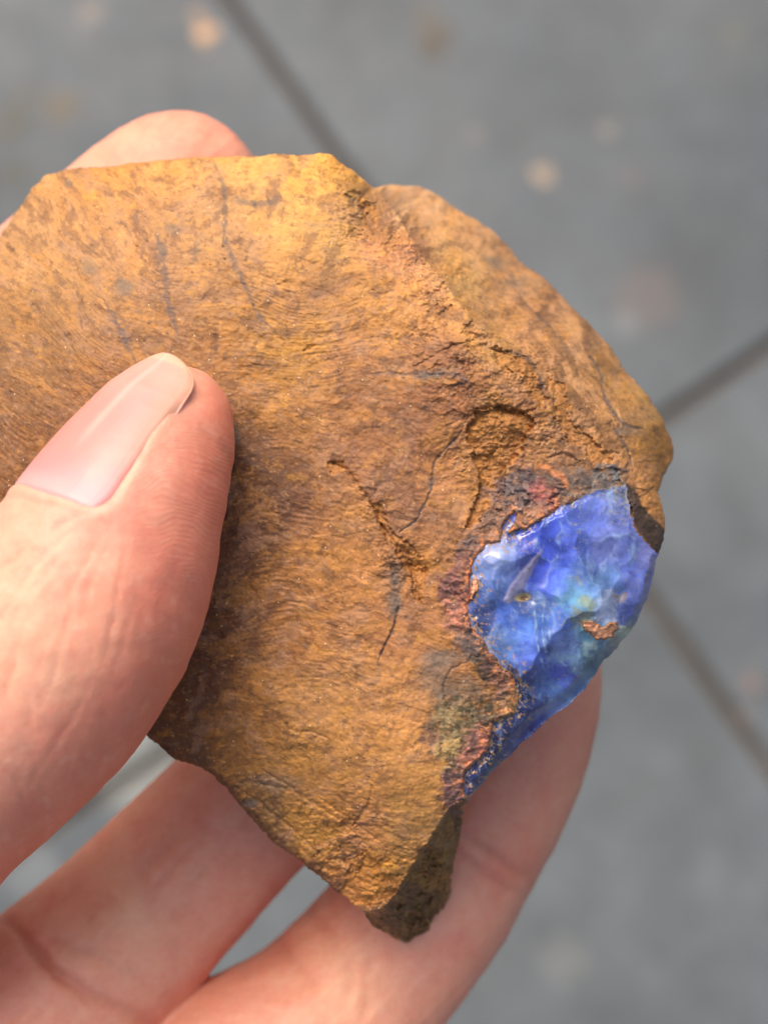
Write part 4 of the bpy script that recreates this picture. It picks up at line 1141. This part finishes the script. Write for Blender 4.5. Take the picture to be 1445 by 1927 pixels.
tint((1 - isT) * (g3(960, 1640, 60) + g3(520, 1790, 60)) * .4, (196, 110, 90))
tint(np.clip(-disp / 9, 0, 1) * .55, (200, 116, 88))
tint(sstep(.05, .45, fbm(PU, PV, 60, 4, 420)) * .22, (222, 128, 104))
tint(isT * sstep(.15, .5, fbm(PU, PV + 300, 26, 3, 424)) * .16, (248, 200, 170))
# dust of ochre on the skin
tint(sstep(.42, .6, fbm(PU, PV, 14, 3, 430)) * .35 * (sstep(600, 1800, PV) * .6 + .3), (214, 140, 74))
rm = isT * g3(370, 900, 120) * sstep(-.2, .3, HN @ np.array([.7, -.1, .3])) + isT * g3(380, 1000, 90) * .6 + isT * g3(350, 1180, 90) * .4
rph = (PV + .10 * (PU - 360) - ((PU - 300) / 90) ** 2 * 22 + fbm(PU, PV, 90, 2, 440) * 26) / 9.6 * 2 * math.pi
hme = mesh_np('hand', HV2 * U, HQ[:, ::-1] if False else HQ, MK, True, {'col': np.clip(col, 0, 1), 'ridge_mask': np.clip(rm, 0, 1), 'ridge_phase': rph})
hand = bpy.data.objects.new('hand', hme); C.objects.link(hand); hand.matrix_world = FR
tag(hand, 'bare hand pinching the brown opal stone, thumb in front and fingers behind', 'hand')

# thumb nail: a curved plate with thickness, rooted under the skin fold
def build_nail():
    ns, nt = 110, 72
    S_, T_ = np.meshgrid(np.linspace(0, 1, ns), np.linspace(-1, 1, nt), indexing='ij')
    hwid = nail_halfwidth(S_)
    hwid = np.maximum(hwid, .02)
    th_ = T_ * hwid + .06 * S_ ** 2
    # the plate follows the smooth skin of the bed, then runs straight on past it
    thick = 5.0
    sb = np.linspace(-.04, .66, 15); tb = np.linspace(-1.15, 1.15, 13)
    tab = np.full((14, 12), np.nan)
    okp = onth & (rr_ < 400) & (HV[:, 2] > -60)
    for i_ in range(14):
        for j_ in range(12):
            m_ = okp & (ss > sb[i_]) & (ss <= sb[i_ + 1]) & (th > tb[j_]) & (th <= tb[j_ + 1])
            if m_.sum() > 3: tab[i_, j_] = np.median(rr_[m_])
    tab = np.where(np.isnan(tab), np.nanmean(tab, axis=1, keepdims=True), tab)
    sc_c, tc_c = .5 * (sb[1:] + sb[:-1]), .5 * (tb[1:] + tb[:-1])
    A_ = np.stack([np.ones(168), *(np.repeat(sc_c, 12) ** p_ for p_ in (1, 2)), *(np.tile(tc_c, 14) ** p_ for p_ in (1, 2, 3, 4)), np.repeat(sc_c, 12) * np.tile(tc_c, 14)], 1)
    cf_, *_r = np.linalg.lstsq(A_, tab.ravel(), rcond=None)
    s0 = .60
    def rad(s_, t_):
        return cf_[0] + cf_[1] * s_ + cf_[2] * s_ ** 2 + cf_[3] * t_ + cf_[4] * t_ ** 2 + cf_[5] * t_ ** 3 + cf_[6] * t_ ** 4 + cf_[7] * s_ * t_
    sq_ = np.minimum(S_, s0)
    over = np.maximum(S_ - s0, 0)
    slp = cf_[1] + 2 * cf_[2] * s0 + cf_[7] * th_
    al_ = S_ * NLEN / .965 + 30
    rt_ = lambda q_: np.interp(q_, [230, 264, 300, 346, 380, 400], [168, 159, 147, 123, 101, 84])
    Rm = rad(sq_, th_) * np.where(S_ > s0, rt_(al_) / rt_(s0 * NLEN / .965 + 30), 1)
    lift = 1.5 + 3.5 * S_
    e_ = np.abs(T_)
    Rr = Rm + lift - 9 * sstep(.88, 1.0, e_) * sstep(.85, .6, S_) - 6 * sstep(.05, 0, S_)
    pts = NAIL0 + ax_ * (S_ * NLEN)[..., None] + dors * (np.cos(th_) * Rr)[..., None] + side * (np.sin(th_) * Rr)[..., None]
    Ri = Rr - thick
    pin = NAIL0 + ax_ * (S_ * NLEN)[..., None] + dors * (np.cos(th_) * Ri)[..., None] + side * (np.sin(th_) * Ri)[..., None]
    V = np.concatenate([pts.reshape(-1, 3), pin.reshape(-1, 3)])
    I_ = np.arange(ns * nt).reshape(ns, nt)
    q1_ = np.stack([I_[:-1, :-1], I_[1:, :-1], I_[1:, 1:], I_[:-1, 1:]], -1).reshape(-1, 4)
    q2_ = q1_[:, ::-1] + ns * nt
    rim_ = []
    loop = list(I_[0, :]) + list(I_[1:, -1]) + list(I_[-1, -2::-1]) + list(I_[-2:0:-1, 0])
    for a_, b_ in zip(loop, loop[1:] + loop[:1]):
        rim_.append((b_, a_, a_ + ns * nt, b_ + ns * nt))
    Q = np.concatenate([q1_, q2_, np.array(rim_)])
    c = np.tile(lin((238, 146, 134)), (ns * nt, 1))
    s1, t1 = S_.ravel(), T_.ravel()
    def tn(m, cc):
        nonlocal c
        m = np.clip(m, 0, 1)[:, None]; c = c * (1 - m) + lin(cc) * m
    tn(sstep(.35, .05, s1) * .35, (240, 170, 182))
    tn(sstep(.5, .9, s1) * .4, (246, 190, 168))
    tn(sstep(.925, .95, s1 + .012 * t1 ** 2) * .55, (244, 196, 160))
    tn(sstep(.55, 1, t1) * .55 * sstep(.2, .6, s1), (240, 170, 130)); tn(sstep(.88, 1, t1) * .5, (226, 140, 112))
    mt_ = fbm(t1 * 60, s1 * 100, 30, 4, 670)
    tn(sstep(0, .5, mt_) * .25, (244, 178, 160)); tn(sstep(0, .5, -mt_) * .2, (226, 132, 124)); tn(sstep(.16, .05, s1 + .1 * t1 ** 2) * .35, (246, 190, 180))
    tn(np.exp(-((t1 - .30) / .05) ** 2) * .25 * sstep(.2, .5, s1), (255, 222, 206))  # narrow highlight painted along the plate
    c2 = np.concatenate([c, c * .9])
    st_ = np.concatenate([t1, t1])
    return mesh_np('nail', V * U, Q, MN, True, {'col': c2, 'stria': st_})
nail = bpy.data.objects.new('nail', build_nail()); C.objects.link(nail); nail.parent = hand
